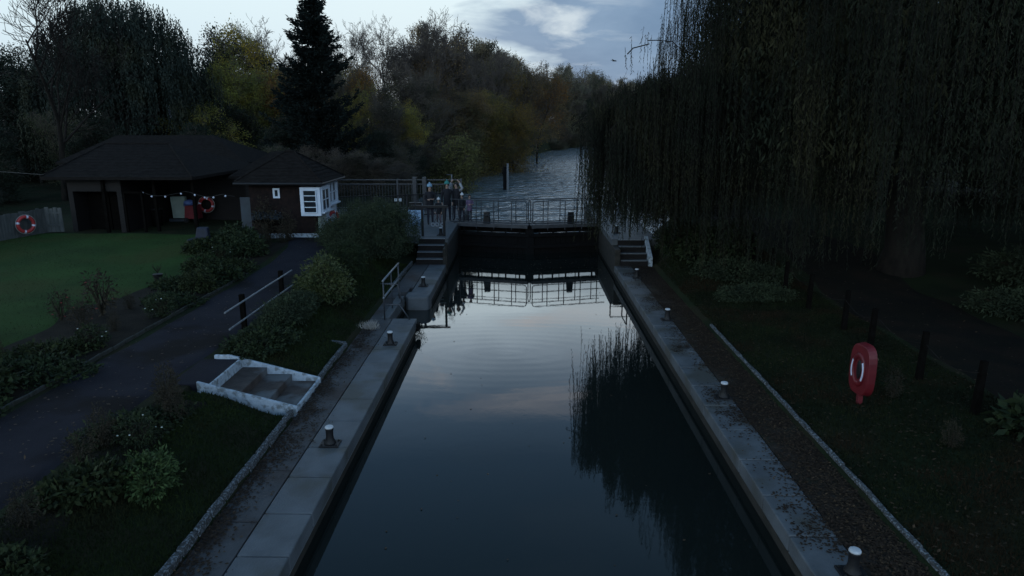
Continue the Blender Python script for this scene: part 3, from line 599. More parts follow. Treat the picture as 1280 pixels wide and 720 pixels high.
# red lifebuoy housing
t = thing('lifebuoy_housing', (6.2, 11.9, .1), 'red lifebuoy housing on a short post on the right bank', 'lifebuoy housing')
cx, cy, cz = 6.28, 12.0, .78; nv = Vector((-.99, -.14, 0)).normalized(); u = Vector((-nv.y, nv.x, 0))
def oval(mb, hw, hh, d0, d1, dz=0, n=28, inner=None, sq=2.6):
    ring = []
    for i in range(n):
        a = 2 * math.pi * i / n; c_, s_ = math.cos(a), math.sin(a); ring.append((math.copysign(abs(c_) ** (2 / sq), c_) * hw, math.copysign(abs(s_) ** (2 / sq), s_) * hh))
    P = lambda q, d: Vector((cx, cy, cz + dz + q[1])) + u * q[0] + nv * d
    vs = [P(q, d0) for q in ring] + [P((q[0] * .93, q[1] * .95), d1) for q in ring]; fs = [(k, (k + 1) % n, n + (k + 1) % n, n + k) for k in range(n)] + [tuple(range(n))[::-1]]
    if inner:
        vs += [P((q[0] * inner, q[1] * inner), d1) for q in ring] + [P((q[0] * inner * .96, q[1] * inner * .96), d0 + .02) for q in ring]
        fs += [(n + k, n + (k + 1) % n, 2 * n + (k + 1) % n, 2 * n + k) for k in range(n)] + [(2 * n + k, 2 * n + (k + 1) % n, 3 * n + (k + 1) % n, 3 * n + k) for k in range(n)] + [tuple(3 * n + k for k in range(n))]
    else: fs += [tuple(n + k for k in range(n))]
    mb.add(vs, fs)
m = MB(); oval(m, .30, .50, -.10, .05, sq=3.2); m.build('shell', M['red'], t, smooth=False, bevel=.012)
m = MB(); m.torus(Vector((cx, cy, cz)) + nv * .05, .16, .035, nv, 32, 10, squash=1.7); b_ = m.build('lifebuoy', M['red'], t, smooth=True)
for a in (0, math.pi):
    m = MB(); m.torus(Vector((cx, cy, cz)) + nv * .08, .165, .016, nv, 10, 8, a - .62, a + .62, squash=1.7); m.build('band', M['reflective'], b_, smooth=True)
m = MB(); m.sphere(Vector((cx, cy, cz)) + nv * .045, .1, 14, 10, (.25, .8, 1.9)); m.build('opening_shade', M['black'], t, smooth=True)  # solid black oval paints the dark of a slot on the closed shell
m = MB(); m.box(cx - .045 + .06, cx + .045 + .06, cy, cy + .09, .0, .5); m.build('post', M['redfab'], t, bevel=.01)

# ------------------------------------------------------------------ lock keeper's hut
def hip_roof(mb, x0, x1, y0, y1, z0, z1, rx0, rx1, ry, th=.08):
    v = [(x0, y0, z0), (x1, y0, z0), (x1, y1, z0), (x0, y1, z0), (rx0, ry, z1), (rx1, ry, z1), (x0, y0, z0 - th), (x1, y0, z0 - th), (x1, y1, z0 - th), (x0, y1, z0 - th)]
    mb.add(v, [(0, 1, 5, 4), (1, 2, 5), (2, 3, 4, 5), (3, 0, 4), (6, 7, 1, 0), (7, 8, 2, 1), (8, 9, 3, 2), (9, 6, 0, 3), (9, 8, 7, 6)])
def ridge_tiles(mb, a, b, r=.06):
    a = Vector(a); b = Vector(b); n = max(2, int((b - a).length / .35))
    for i in range(n): mb.tube([a + (b - a) * (i / n), a + (b - a) * ((i + .96) / n)], [r, r * .9], 7)
hx0, hx1, hy0, hy1, hz0, hz1 = -10.55, -8.0, 26.4, 28.95, .8, 3.0
t = thing('lock_hut', (-10, 27.5, .8), "dark brick lock keeper's hut with hipped roof and white corner windows", 'hut')
m = MB(); m.box(hx0, hx1, hy0, hy1, .4, hz1); m.build('wall', M['brickwall'], t)
m = MB(); m.box(hx0 - .02, hx1 + .03, hy0 - .03, hy1 + .02, .4, 1.0); m.build('plinth', M['white'], t, bevel=.01)
m = MB(); hip_roof(m, hx0 - .4, hx1 + .42, hy0 - .42, hy1 + .42, 3.02, 4.1, -9.45, -9.1, 27.65, .09)
ridge_tiles(m, (-9.45, 27.65, 4.11), (-9.1, 27.65, 4.11)); ridge_tiles(m, (-9.45, 27.65, 4.1), (hx0 - .38, hy0 - .40, 3.04), .045); ridge_tiles(m, (-9.1, 27.65, 4.1), (hx1 + .40, hy0 - .40, 3.04), .045); ridge_tiles(m, (-9.1, 27.65, 4.1), (hx1 + .40, hy1 + .40, 3.04), .045)
for i in range(1, 9):   # tile courses
    f_ = i / 9; z_ = 3.02 + (4.1 - 3.02) * f_
    m.bar((hx1 + .42 - f_ * 1.52 + .01, hy0 - .42 + f_ * 1.67, z_ + .006), (hx1 + .42 - f_ * 1.52 + .01, hy1 + .42 - f_ * 1.72, z_ + .002), .025, .006)
    m.bar((hx0 - .4 + f_ * 1.45, hy0 - .42 + f_ * 1.67, z_ + .006), (hx1 + .42 - f_ * 1.52, hy0 - .42 + f_ * 1.67, z_ + .002), .025, .006)
m.build('roof', M['roof'], t)
def win(t, p0, p1, z0, z1, out, nx, ny, fr=.07, sill=True, bars=.028):
    """window standing on a wall between two plan points, set proud by 'out' """
    a = Vector((*p0, 0)); b = Vector((*p1, 0)); L_ = (b - a).length; d = (b - a) / L_; n = Vector((d.y, -d.x, 0))
    P = lambda s, z, o: a + d * s + n * o + Vector((0, 0, z))
    m = MB()
    def rect(s0, s1, z_0, z_1, o0, o1): m.hexa([P(s0, z_0, o0), P(s1, z_0, o0), P(s1, z_0, o1), P(s0, z_0, o1)][::-1], [P(s0, z_1, o0), P(s1, z_1, o0), P(s1, z_1, o1), P(s0, z_1, o1)][::-1])
    rect(0, L_, z0, z0 + fr, 0, out); rect(0, L_, z1 - fr, z1, 0, out); rect(0, fr, z0 + fr, z1 - fr, 0, out); rect(L_ - fr, L_, z0 + fr, z1 - fr, 0, out)
    for i in range(1, nx): s = L_ * i / nx; rect(s - bars / 2, s + bars / 2, z0 + fr, z1 - fr, 0, out * .8)
    for i in range(1, ny): z = z0 + (z1 - z0) * i / ny; rect(fr, L_ - fr, z - bars / 2, z + bars / 2, 0, out * .75)
    if sill: rect(-.06, L_ + .06, z0 - .05, z0, 0, out + .08)
    w = m.build('window', M['whiteclean'], t)
    m = MB(); rect(fr, L_ - fr, z0 + fr, z1 - fr, 0, out * .35); m.build('glass', M['glass'], w)
    return w
# projecting white corner bay
bx0, bx1, by0, by1, bz0, bz1 = -8.50, -7.72, 26.12, 27.35, 1.72, 2.82
m = MB(); m.box(bx0, bx1, by0, by1, bz0, bz1); m.build('bay', M['whiteclean'], t, bevel=.01)
win(t, (bx0 + .12, by0), (bx1 - .14, by0), 1.84, 2.72, .05, 1, 4, .03, False)
win(t, (bx1, by0 + .12), (bx1, by1 - .05), 1.86, 2.76, .05, 2, 2, .07, True)
m = MB(); m.box(-7.99, -7.90, 27.36, 27.62, 1.0, 2.98); m.box(-7.99, -7.88, 28.5, 28.93, 1.0, 2.98); m.build('corner_board', M['whiteclean'], t, bevel=.008)
m = MB(); m.box(-7.99, -7.93, 27.62, 28.5, .84, 2.15); m.box(-7.93, -7.90, 27.68, 28.42, .95, 1.5); m.build('door', M['whiteclean'], t, bevel=.008)
win(t, (-7.93, 27.64), (-7.93, 28.88), 2.0, 2.9, .16, 2, 2, .07, True)
m = MB()
for i in range(9): z_ = 1.06 + i * .068; m.hexa([(-7.97, 26.5, z_), (-7.86, 26.5, z_), (-7.86, 27.3, z_), (-7.97, 27.3, z_)], [(-7.97, 26.5, z_ + .05), (-7.90, 26.5, z_ + .05), (-7.90, 27.3, z_ + .05), (-7.97, 27.3, z_ + .05)])
m.build('louvre', M['cabinet'], t)
win(t, (-9.62, hy0), (-9.36, hy0), 2.38, 2.76, .04, 1, 1, .07, False)
m = MB(); m.tube([(-7.6, 25.97, 2.96), (-7.6, 29.4, 2.96)], .05, 8); m.tube([(-10.95, 25.93, 2.96), (-7.56, 25.93, 2.96)], .05, 8); m.build('gutter', M['black'], t)
m = MB(); m.box(-11.15, -10.70, 26.9, 26.96, .8, 2.35); tag(m.build('side_gate', M['bluedoor'], bevel=.01), 'narrow blue grey gate closing the gap left of the hut', 'gate')
t = thing('window_box', (-10, 26.2, 1.4), 'trough of blue grey foliage under the small white window of the hut', 'planter')
m = MB(); m.box(-10.35, -9.35, 26.08, 26.34, 1.42, 1.62); m.build('trough', M['darkpost'], t)
rs = np.random.RandomState(3); P = np.stack([rs.uniform(-10.4, -9.3, 900), rs.uniform(26.0, 26.36, 900), 1.6 + np.abs(rs.normal(0, .12, 900))], 1)
np_mesh('foliage', leaves(P, rs.normal(size=(900, 3)), .07, .04, rs), 4, M['bluedoor'], t)

# ------------------------------------------------------------------ long boathouse with porch
t = thing('boathouse', (-16, 29, .8), 'low dark weatherboarded boathouse with large hipped roof and deep open porch', 'boathouse')
m = MB(); m.box(-18.5, -18.3, 27.7, 33, .5, 3.1); m.box(-18.3, -16.5, 28.6, 28.8, .5, 3.1); m.box(-16.5, -16.3, 27.7, 31.6, .5, 3.1); m.box(-18.5, -12.4, 31.6, 31.8, .5, 3.1); m.box(-18.3, -16.5, 27.7, 27.85, 2.5, 3.1); m.build('wall', M['darkwall'], t)
m = MB(); m.box(-18.25, -17.35, 28.52, 28.6, .8, 2.45); m.box(-17.3, -16.6, 28.52, 28.6, .8, 2.45); m.build('door', M['darkpost'], t, bevel=.01)
m = MB()
for z_ in (2.42,): m.box(-16.25, -15.5, 27.72, 27.80, z_, z_ + .07)
m.box(-16.28, -16.2, 27.70, 27.8, .8, 2.49); m.box(-15.55, -15.47, 27.70, 27.8, .8, 2.49); m.build('door_frame', M['darkpost'], t)
for x_, y_ in ((-17.0, 27.65), (-15.1, 28.0), (-13.4, 27.8)): m = MB(); m.box(x_ - .06, x_ + .06, y_ - .06, y_ + .06, .7, 3.05); m.build('porch_post', M['darkpost'], t, bevel=.01)
m = MB(); hip_roof(m, -19.2, -13.1, 27.2, 34.6, 3.12, 4.3, -18.7, -15.8, 31, .12)
for i in range(1, 12):
    f_ = i / 12; m.bar((-19.2 + f_ * .5, 27.2 + f_ * 3.8, 3.12 + 1.18 * f_ + .003), (-13.1 - f_ * 2.7, 27.2 + f_ * 3.8, 3.12 + 1.18 * f_ + .003), .03, .006)
ridge_tiles(m, (-18.7, 31, 4.31), (-15.8, 31, 4.31), .06); ridge_tiles(m, (-18.7, 31, 4.3), (-19.2, 27.2, 3.13), .045); ridge_tiles(m, (-15.8, 31, 4.3), (-13.1, 27.2, 3.13), .045)
m.build('roof', M['roof'], t)
t = thing('workshop', (-17, 38, .8), 'darker second shed whose plain ridge shows just above the boathouse roof', 'shed')
m = MB(); m.box(-24, -15, 36.5, 41, .4, 3.3); m.build('wall', M['darkwall'], t)
m = MB(); hip_roof(m, -24.5, -14.4, 36, 41.5, 3.2, 4.55, -22.6, -17.2, 38.7, .12); m.build('roof', M['roof'], t)
t = thing('store_shed', (-11.6, 32, .8), 'small gabled store between boathouse and hut, its ridge just below the others', 'shed')
m = MB(); m.box(-12.3, -9.9, 30.4, 33.5, .4, 2.9); m.build('wall', M['darkwall'], t)
m = MB(); hip_roof(m, -12.8, -9.4, 29.9, 34, 2.95, 3.95, -11.5, -10.6, 31.8, .1); m.build('roof', M['roof'], t)
# porch things
m = MB(); m.hexa([(-15.95, 30.9, .98), (-15.35, 30.9, .98), (-15.35, 31.1, .98), (-15.95, 31.1, .98)], [(-16.05, 31.0, 1.95), (-15.38, 31.0, 1.95), (-15.38, 31.2, 1.95), (-16.05, 31.2, 1.95)])
t = thing('display_board', (-15.7, 31, .8), 'pale green grey board leaning in the boathouse porch', 'board'); m.build('panel', M['cabinet'], t, bevel=.01)
m = MB(); m.box(-16.1, -15.3, 30.8, 31.1, .82, .95); m.build('foot', M['bluedoor'], t, bevel=.01)
t = thing('wheelie_bin', (-16.3, 29.9, .82), 'dark litter bin standing against the boathouse front', 'bin')
m = MB(); m.lathe((-16.0, 29.6, .82), [(.2, 0), (.24, .7)], 14); m.build('drum', M['darkpost'], t, smooth=True); m = MB(); m.lathe((-16.0, 29.6, 1.53), [(.27, 0), (.27, .05), (.1, .12)], 14); m.build('lid', M['black'], t)
t = thing('covered_cart', (-14.9, 30.6, .82), 'dark red covered cart with a blue bundle on top, under the porch', 'cart')
m = MB(); m.hexa([(-15.2, 30.4, 1.0), (-14.55, 30.4, 1.0), (-14.55, 30.9, 1.0), (-15.2, 30.9, 1.0)], [(-15.15, 30.45, 1.6), (-14.6, 30.45, 1.6), (-14.6, 30.85, 1.6), (-15.15, 30.85, 1.6)]); m.build('body', M['redfab'], t, bevel=.03)
m = MB(); m.sphere((-15.0, 30.6, 1.72), .2, 12, 8, (1.2, 1, .7)); m.sphere((-15.15, 30.62, 1.62), .12, 10, 6); m.build('bundle', M['bluefab'], t, smooth=True)
for x_ in (-15.1, -14.65): m = MB(); m.torus((x_, 30.38, .95), .09, .03, (0, 1, 0), 14, 6); m.build('wheel', M['black'], t)
# hanging bulb cord
t = thing('string_lights', (-13, 28, 2.6), 'cord of small unlit white bulbs looped under the porch eaves', 'string lights')
pp = [(-15.6 + 4.4 * s, 27.9 - 1.2 * s - .3 * math.sin(s * 9), 2.52 - .16 * abs(math.sin(s * 7))) for s in np.linspace(0, 1, 40)]
m = MB(); m.tube(pp, .008, 4); m.build('cord', M['black'], t)
for k in range(1, 40, 5): m = MB(); m.sphere((pp[k][0], pp[k][1], pp[k][2] - .05), .04, 8, 6); m.build('bulb', M['reflective'], t, smooth=True)
m = MB(); m.tube([(-29, 58, .5), (-29, 58, 6.2)], .07, 8); t = thing('lamp_post', (-29, 58, .5), 'tall thin post with small white lamp among the trees above the sheds', 'lamp post'); m.build('pole', M['black'], t)
m = MB(); m.hexa([(-29.15, 57.85, 5.6), (-28.85, 57.85, 5.6), (-28.85, 58.1, 5.6), (-29.15, 58.1, 5.6)], [(-29.35, 57.85, 6.7), (-29.05, 57.85, 6.7), (-29.05, 58.1, 6.7), (-29.35, 58.1, 6.7)]); m.build('lamp_head', M['reflective'], t)
m = MB(); m.tube([(-40, 33, 3.6), (-28, 31.5, 3.3), (-19.1, 27.3, 3.2)], .014, 5); tag(m.build('overhead_cable', M['black']), 'thin overhead cable running from the left edge to the boathouse roof', 'cable')
# covered seat and pot on the lawn
t = thing('garden_chair', (-11.8, 24.4, .7), 'low dark blue covered garden seat on the lawn before the hut', 'garden seat')
m = MB(); m.hexa([(-12.2, 24.1, .78), (-11.3, 24.1, .78), (-11.3, 24.75, .78), (-12.2, 24.75, .78)], [(-12.1, 24.2, 1.12), (-11.4, 24.2, 1.12), (-11.4, 24.7, 1.12), (-12.1, 24.7, 1.12)]); m.build('seat', M['navy'], t, bevel=.05)
m = MB(); m.hexa([(-11.95, 24.5, 1.1), (-11.45, 24.5, 1.1), (-11.45, 24.75, 1.1), (-11.95, 24.75, 1.1)], [(-11.9, 24.6, 1.5), (-11.5, 24.6, 1.5), (-11.5, 24.8, 1.5), (-11.9, 24.8, 1.5)]); m.build('backrest', M['navy'], t, bevel=.05)
t = thing('flower_pot', (-11.0, 20.0, .62), 'small dark pot with a dry plant at the edge of the lawn', 'flower pot')
m = MB(); m.lathe((-11.0, 20.0, tz(-11, 20)), [(.09, 0), (.14, .24), (.15, .26)], 14); m.build('pot', M['black'], t)
m = MB()
for k in range(14): a = R.uniform(0, 6.3); m.tube([(-11, 20, .8), (-11 + .15 * math.cos(a), 20 + .15 * math.sin(a), .8 + R.uniform(.15, .3))], .006, 4)
m.build('stems', M['stem'], t)

# ------------------------------------------------------------------ posts in the river, bird
t = thing('river_pile', (-1.52, 68, -1.2), 'dark wooden pile with pale edge standing in the river beyond the gates', 'pile')
m = MB(); m.box(-1.85, -1.50, 67.8, 68.2, -4, 1.05); m.build('pile', M['timber'], t); m = MB(); m.box(-1.49, -1.30, 67.8, 68.1, -4, 1.35); m.build('pale_edge', M['railpale'], t)
t = thing('bird', (9.3, 80, 12), 'small dark bird flying in the blue grey cloud', 'bird')
bp = (10.9, 85, 12.35); m = MB(); m.tube([(bp[0] - .25, bp[1], bp[2]), (bp[0] - .1, bp[1], bp[2] + .03), (bp[0] + .15, bp[1], bp[2] + .02), (bp[0] + .3, bp[1], bp[2])], [.02, .08, .07, .01], 7)
for s in (-1, 1): m.hexa([(bp[0] - .1, bp[1], bp[2]), (bp[0] + .1, bp[1], bp[2]), (bp[0] - .3, bp[1] + s * .6, bp[2] + .15), (bp[0] - .38, bp[1] + s * .6, bp[2] + .15)], [(bp[0] - .1, bp[1], bp[2] + .03), (bp[0] + .1, bp[1], bp[2] + .03), (bp[0] - .3, bp[1] + s * .6, bp[2] + .17), (bp[0] - .38, bp[1] + s * .6, bp[2] + .17)])
m.build('body', M['black'], t)

# ------------------------------------------------------------------ people
def person(loc, h, rz, label, coat, trouser, hat=None, arms='down', extra=None, hair=True):
    """one continuous skinned body, height h"""
    s = h / 1.72
    J = {'pel': (0, 0, .92, .13), 'wst': (0, 0, 1.06, .125), 'chs': (0, -.01, 1.27, .15), 'nck': (0, 0, 1.44, .06), 'hd0': (0, -.015, 1.53, .07), 'hd1': (0, -.02, 1.62, .098), 'hd2': (0, -.01, 1.69, .08)}
    E_ = [('pel', 'wst'), ('wst', 'chs'), ('chs', 'nck'), ('nck', 'hd0'), ('hd0', 'hd1'), ('hd1', 'hd2')]
    J['nose'] = (0, -.115, 1.61, .016); E_.append(('hd1', 'nose'))
    for q, sx in (('l', -1), ('r', 1)):
        J['hip' + q] = (sx * .09, 0, .86, .095); J['kne' + q] = (sx * .10, -.02 + .03 * sx, .48, .065); J['ank' + q] = (sx * .105, .02 + .05 * sx, .09, .045); J['toe' + q] = (sx * .115, -.11 + .05 * sx, .035, .035)
        J['sho' + q] = (sx * .18, 0, 1.38, .068)
        if arms == 'down': J['elb' + q] = (sx * .24, .02, 1.12, .048); J['wri' + q] = (sx * .23, -.07, .88, .032); J['han' + q] = (sx * .22, -.10, .79, .03)
        elif arms == 'front': J['elb' + q] = (sx * .23, -.04, 1.12, .048); J['wri' + q] = (sx * .12, -.25, 1.12, .032); J['han' + q] = (sx * .05, -.30, 1.14, .03)
        else: J['elb' + q] = (sx * .34, -.06, 1.50, .046); J['wri' + q] = (sx * .22, -.08, 1.73, .032); J['han' + q] = (sx * .15, -.08, 1.82, .03)
        E_ += [('pel', 'hip' + q), ('hip' + q, 'kne' + q), ('kne' + q, 'ank' + q), ('ank' + q, 'toe' + q), ('chs', 'sho' + q), ('sho' + q, 'elb' + q), ('elb' + q, 'wri' + q), ('wri' + q, 'han' + q)]
        hx, hy, hz, _ = J['han' + q]; wx, wy, wz, _ = J['wri' + q]; dv = Vector((hx - wx, hy - wy, hz - wz)).normalized(); sd_ = dv.cross(Vector((0, 1, .01))).normalized()
        for fi, off in enumerate((-.024, -.008, .008, .024)):
            J['f%d%s' % (fi, q)] = tuple(Vector((hx, hy, hz)) + dv * (.075 - .006 * abs(fi - 1.4)) + sd_ * off + Vector((0, -.015, 0))) + (.009,); E_.append(('han' + q, 'f%d%s' % (fi, q)))
        J['th' + q] = tuple(Vector((wx, wy, wz)) + dv * .06 - sd_ * .05 + Vector((0, -.02, 0))) + (.011,); E_.append(('wri' + q, 'th' + q))
    names = list(J); me = bpy.data.meshes.new('person_body'); me.from_pydata([Vector(J[k][:3]) * s for k in names], [(names.index(a), names.index(b)) for a, b in E_], [])
    o = bpy.data.objects.new('body', me); col.objects.link(o)
    mod = o.modifiers.new('skin', 'SKIN'); mod.use_smooth_shade = True
    for i, k in enumerate(names): r = J[k][3] * s; me.skin_vertices[0].data[i].radius = (r * (1.12 if k in ('wst', 'chs', 'pel') else 1), r * (.85 if k in ('wst', 'chs', 'pel') else 1))
    me.skin_vertices[0].data[0].use_root = True
    o.modifiers.new('sub', 'SUBSURF').levels = 1
    deps = bpy.context.evaluated_depsgraph_get(); me2 = bpy.data.meshes.new_from_object(o.evaluated_get(deps)); bpy.data.objects.remove(o); bpy.data.meshes.remove(me)
    for m_ in (coat, trouser, M['skin'], M['black']): me2.materials.append(m_)
    for p in me2.polygons:
        z = p.center.z / s; x = abs(p.center.x / s); p.use_smooth = True
        lim = {'down': z < .86 and x > .17, 'front': p.center.y / s < -.24, 'up': z > 1.74 and x > .11}[arms]
        p.material_index = 2 if (z > 1.46 and x < .12) or lim else (3 if z < .09 else (0 if z > .80 else 1))
    t = thing('person', loc, label, 'person', None); t.rotation_euler = (0, 0, rz)
    b = bpy.data.objects.new('body', me2); col.objects.link(b); b.parent = t; ORIG[b.name] = Vector((0, 0, 0))
    ORIG[t.name] = Vector((0, 0, 0))
    m = MB(); m.lathe((0, 0, .72 * s), [(.17 * s, 0), (.175 * s, .02 * s), (.16 * s, .25 * s), (.165 * s, .48 * s), (.13 * s, .66 * s), (.075 * s, .74 * s), (.06 * s, .745 * s)], 16); m.build('coat', coat, t, smooth=True)
    m = MB()
    for sx in (-1, 1): m.sphere((sx * .035 * s, -.108 * s, 1.635 * s), .012 * s, 8, 6)
    m.build('eyes', M['black'], t); m = MB(); m.box(-.022 * s, .022 * s, -.108 * s, -.095 * s, 1.565 * s, 1.573 * s); m.build('mouth', M['redfab'], t)
    if hair: m = MB(); m.sphere((0, .018 * s, 1.645 * s), .108 * s, 14, 10, (1, 1, 1.05)); m.build('hair', M['hair'], t, smooth=True)
    if hat:
        m = MB(); m.lathe((0, .0, 1.665 * s), [(.118 * s, 0), (.122 * s, .03 * s), (.110 * s, .08 * s), (.075 * s, .125 * s), (.03 * s, .145 * s)], 16); m.sphere((0, 0, 1.83 * s), .038 * s, 8, 6); m.build('hat', hat, t, smooth=True)
    ORIG[t.name] = Vector(loc)
    return t
person((-4.02, 29.9, .85), 1.72, .3, 'adult in dark coat and light blue bobble hat standing on the platform', M['coatdark'], M['trouser'], M['hatblue'], 'front')
person((-3.66, 30.0, .85), 1.12, -.2, 'small child in a white hat beside the adult with the light blue hat', M['coatdark'], M['trouserpale'], M['hatwhite'])
person((-3.38, 31.0, .85), 1.74, .1, 'adult in dark coat and teal hat at the end of the gate walkway', M['coatdark'], M['trouser'], M['hatteal'])
person((-2.98, 31.2, .85), 1.72, -.4, 'adult in dark clothes with both arms raised in pale sleeves', M['coatdark'], M['trouser'], None, 'up')
person((-2.70, 30.9, .86), 1.22, -.5, 'child in dark clothes and white hat in front of the raised arms adult', M['coatdark'], M['trouser'], M['hatwhite'])
person((-2.36, 30.85, .86), 1.20, .4, 'bareheaded child in a lilac coat on the gate walkway', M['coatlilac'], M['trouser'], None, 'front')
for o in bpy.data.objects:
    if o.get('label', '').startswith('adult in dark clothes with both arms'):
        ORIG[o.name] = Vector((0, 0, 0)); m = MB()
        for sx in (-1, 1): m.tube([(sx * .20, 0, 1.38), (sx * .34, -.06, 1.50), (sx * .225, -.08, 1.72)], [.078, .06, .045], 10)
        m.build('sleeves', M['sleeve'], o, smooth=True)
t = thing('signpost', (-3.45, 31.4, .85), 'thin pale pole standing behind the people on the platform', 'pole')
m = MB(); m.tube([(-3.22, 31.6, .85), (-3.22, 31.6, 2.92)], .03, 8); m.build('pole', M['railpale'], t); m = MB(); m.tube([(-3.22, 31.6, 2.9), (-3.45, 31.6, 2.9)], .02, 8); m.build('arm', M['rail'], t)
t = thing('pushchair', (-3.5, 29.3, .85), 'small folded pushchair with pale wheels under the crossbar', 'pushchair')
for x_ in (-3.80, -3.62, -3.40): m = MB(); m.torus((x_, 29.0, .98), .07, .022, (.3, 1, 0), 16, 6); m.build('wheel', M['sleeve'], t)
m = MB(); m.tube([(-3.80, 29.0, .98), (-3.6, 29.1, 1.35), (-3.40, 29.0, .98)], .015, 6); m.tube([(-3.62, 29.0, .98), (-3.6, 29.15, 1.5)], .015, 6); m.build('frame', M['black'], t)

# ------------------------------------------------------------------ vegetation builders
def skeleton(seed, H, spread, levels=4, nb=(9, 6, 5, 4), r0=.22, up=.35, trunk=.3, wob=.12):
    rs = random.Random(seed); segs = []; tips = []
    def grow(p, d, L_, r, lev):
        n = 4; pts = [p]; q = p.copy(); dd = d.copy()
        for i in range(n):
            dd = (dd + Vector((rs.gauss(0, wob), rs.gauss(0, wob), rs.gauss(0, wob) + up * .12 * (lev > 0)))).normalized(); q = q + dd * L_ / n; pts.append(q.copy())
        segs.append((pts, [r * (1 - .75 * i / n) for i in range(n + 1)], lev))
        if lev >= levels: tips.append(pts); return
        for k in range(nb[lev]):
            f_ = (trunk if lev == 0 else .2) + (1 - (trunk if lev == 0 else .2)) * (k + rs.random()) / nb[lev]; f_ = min(f_, .98); i = int(f_ * n); i = min(i, n - 1)
            base = pts[i].lerp(pts[i + 1], f_ * n - i); a = rs.uniform(0, 2 * math.pi); ax = dd.orthogonal().normalized(); ax.rotate(Matrix.Rotation(a, 3, dd)); 
            ang = rs.uniform(.5, 1.0) * (spread if lev == 0 else 1); nd = (d.lerp(dd, .5).normalized() * math.cos(ang) + ax * math.sin(ang)); nd.z += up * .3; nd.normalize()
            grow(base, nd, L_ * ((.55 - .25 * f_) if lev == 0 else rs.uniform(.45, .65)), r * (1 - .6 * f_) * .55, lev + 1)
    grow(Vector((0, 0, 0)), Vector((rs.gauss(0, .03), rs.gauss(0, .03), 1)), H * .86, r0, 0)
    return segs, tips
def seg_mesh(name, segs, m_, parent, minr=.012, lo=0, hi=9):
    V = []; F = []; off = 0
    for pts, rad, lev in segs:
        if not lo <= lev <= hi: continue
        n = 7 if lev == 0 else (5 if lev == 1 else 3); P = np.array([tuple(p) for p in pts]); rad = np.maximum(np.array(rad), minr)
        d = P[-1] - P[0]; d /= np.linalg.norm(d) + 1e-9; u = np.cross(d, [0.31, .95, .1]); u /= np.linalg.norm(u) + 1e-9; w = np.cross(d, u); a = np.arange(n) * 2 * np.pi / n
        ring = (u[None] * np.cos(a)[:, None] + w[None] * np.sin(a)[:, None])
        V.append((P[:, None, :] + ring[None] * rad[:, None, None]).reshape(-1, 3))
        i = np.arange(len(P) - 1)[:, None] * n; k = np.arange(n)[None]; k2 = (np.arange(n)[None] + 1) % n
        F.append(np.stack([i + k, i + k2, i + n + k2, i + n + k], -1).reshape(-1, 4) + off); off += len(P) * n
    V = np.concatenate(V); F = np.concatenate(F); me = bpy.data.meshes.new(name)
    me.vertices.add(len(V)); me.vertices.foreach_set('co', V.astype(np.float32).ravel()); me.loops.add(F.size); me.loops.foreach_set('vertex_index', F.astype(np.int32).ravel())
    me.polygons.add(len(F)); me.polygons.foreach_set('loop_start', np.arange(0, F.size, 4, dtype=np.int32)); me.polygons.foreach_set('loop_total', np.full(len(F), 4, dtype=np.int32)); me.materials.append(m_); me.update(calc_edges=True)
    o = bpy.data.objects.new(name, me); col.objects.link(o); o.parent = parent; ORIG[o.name] = Vector((0, 0, 0)); return o
def tree_proto(name, cat, seed, H, spread, leafmat, nleaf, lsize, levels=4, nb=(9, 6, 5, 4), r0=.22, up=.35, trunk=.3, jit=.28, minr=.014, low=0, tw='twig'):
    t = thing(name, (0, 0, 0), 'tree', cat); segs, tips = skeleton(seed, H, spread, levels, nb, r0, up, trunk)
    seg_mesh('trunk', segs, M['bark'], t, minr, 0, 0); seg_mesh('branches', segs, M[tw], t, minr, 1, 9)
    if nleaf:
        rs = np.random.RandomState(seed); T = np.array([[tuple(p) for p in tp] for tp in tips])
        # clumps: some twigs carry many leaves, others few
        w = rs.gamma(.55, 1, len(T)); w /= w.sum(); idx = rs.choice(len(T), nleaf, p=w); f_ = rs.uniform(0, 4, nleaf); i = np.minimum(f_.astype(int), 3); fr = (f_ - i)[:, None]
        P = T[idx, i] * (1 - fr) + T[idx, i + 1] * fr + rs.normal(0, jit, (nleaf, 3))
        if low:
            k = int(nleaf * low); sel = rs.choice(nleaf, k, replace=False); P[sel, 2] *= rs.uniform(.1, .8, k); P[sel, :2] *= rs.uniform(.6, 1.1, (k, 1))
        P[:, 2] = np.maximum(P[:, 2], .15)
        D = rs.normal(size=(nleaf, 3)); D[:, 2] -= .5
        np_mesh('crown', leaves(P, D, lsize * rs.uniform(.6, 1.4, nleaf), lsize * .6, rs), 4, leafmat, t)
    return t
USED = set()
HT = {}
def put(proto, x, y, h, H, label, group=None, w=1.0, rz=None):
    key = proto.name
    if key not in HT:
        zz_ = np.concatenate([np.array([v.co.z for v in c.data.vertices][::7]) for c in proto.children]); HT[key] = float(zz_.max())
    s = h / HT[key]; rz = R.uniform(0, 6.28) if rz is None else rz; loc = (x, y, tz(x, y) - .05)
    if proto.name not in USED:
        USED.add(proto.name); proto.location = loc; proto.rotation_euler = (0, 0, rz); proto.scale = (s * w, s * w, s); proto['label'] = label
        if group: proto['group'] = group
        return proto
    return copy_tree(proto, loc, rz, (s * w, s * w, s), label, group)
PB0 = tree_proto('bare_tree', 'tree', 51, 15, .8, None, 0, 0, 4, (9, 6, 5, 4), .22, .5, .2, minr=.015, tw='twigdark')
PB1 = tree_proto('bare_tree', 'tree', 1, 15, .75, None, 0, 0, 5, (10, 6, 4, 4, 3), .20, .5, .25, minr=.016)
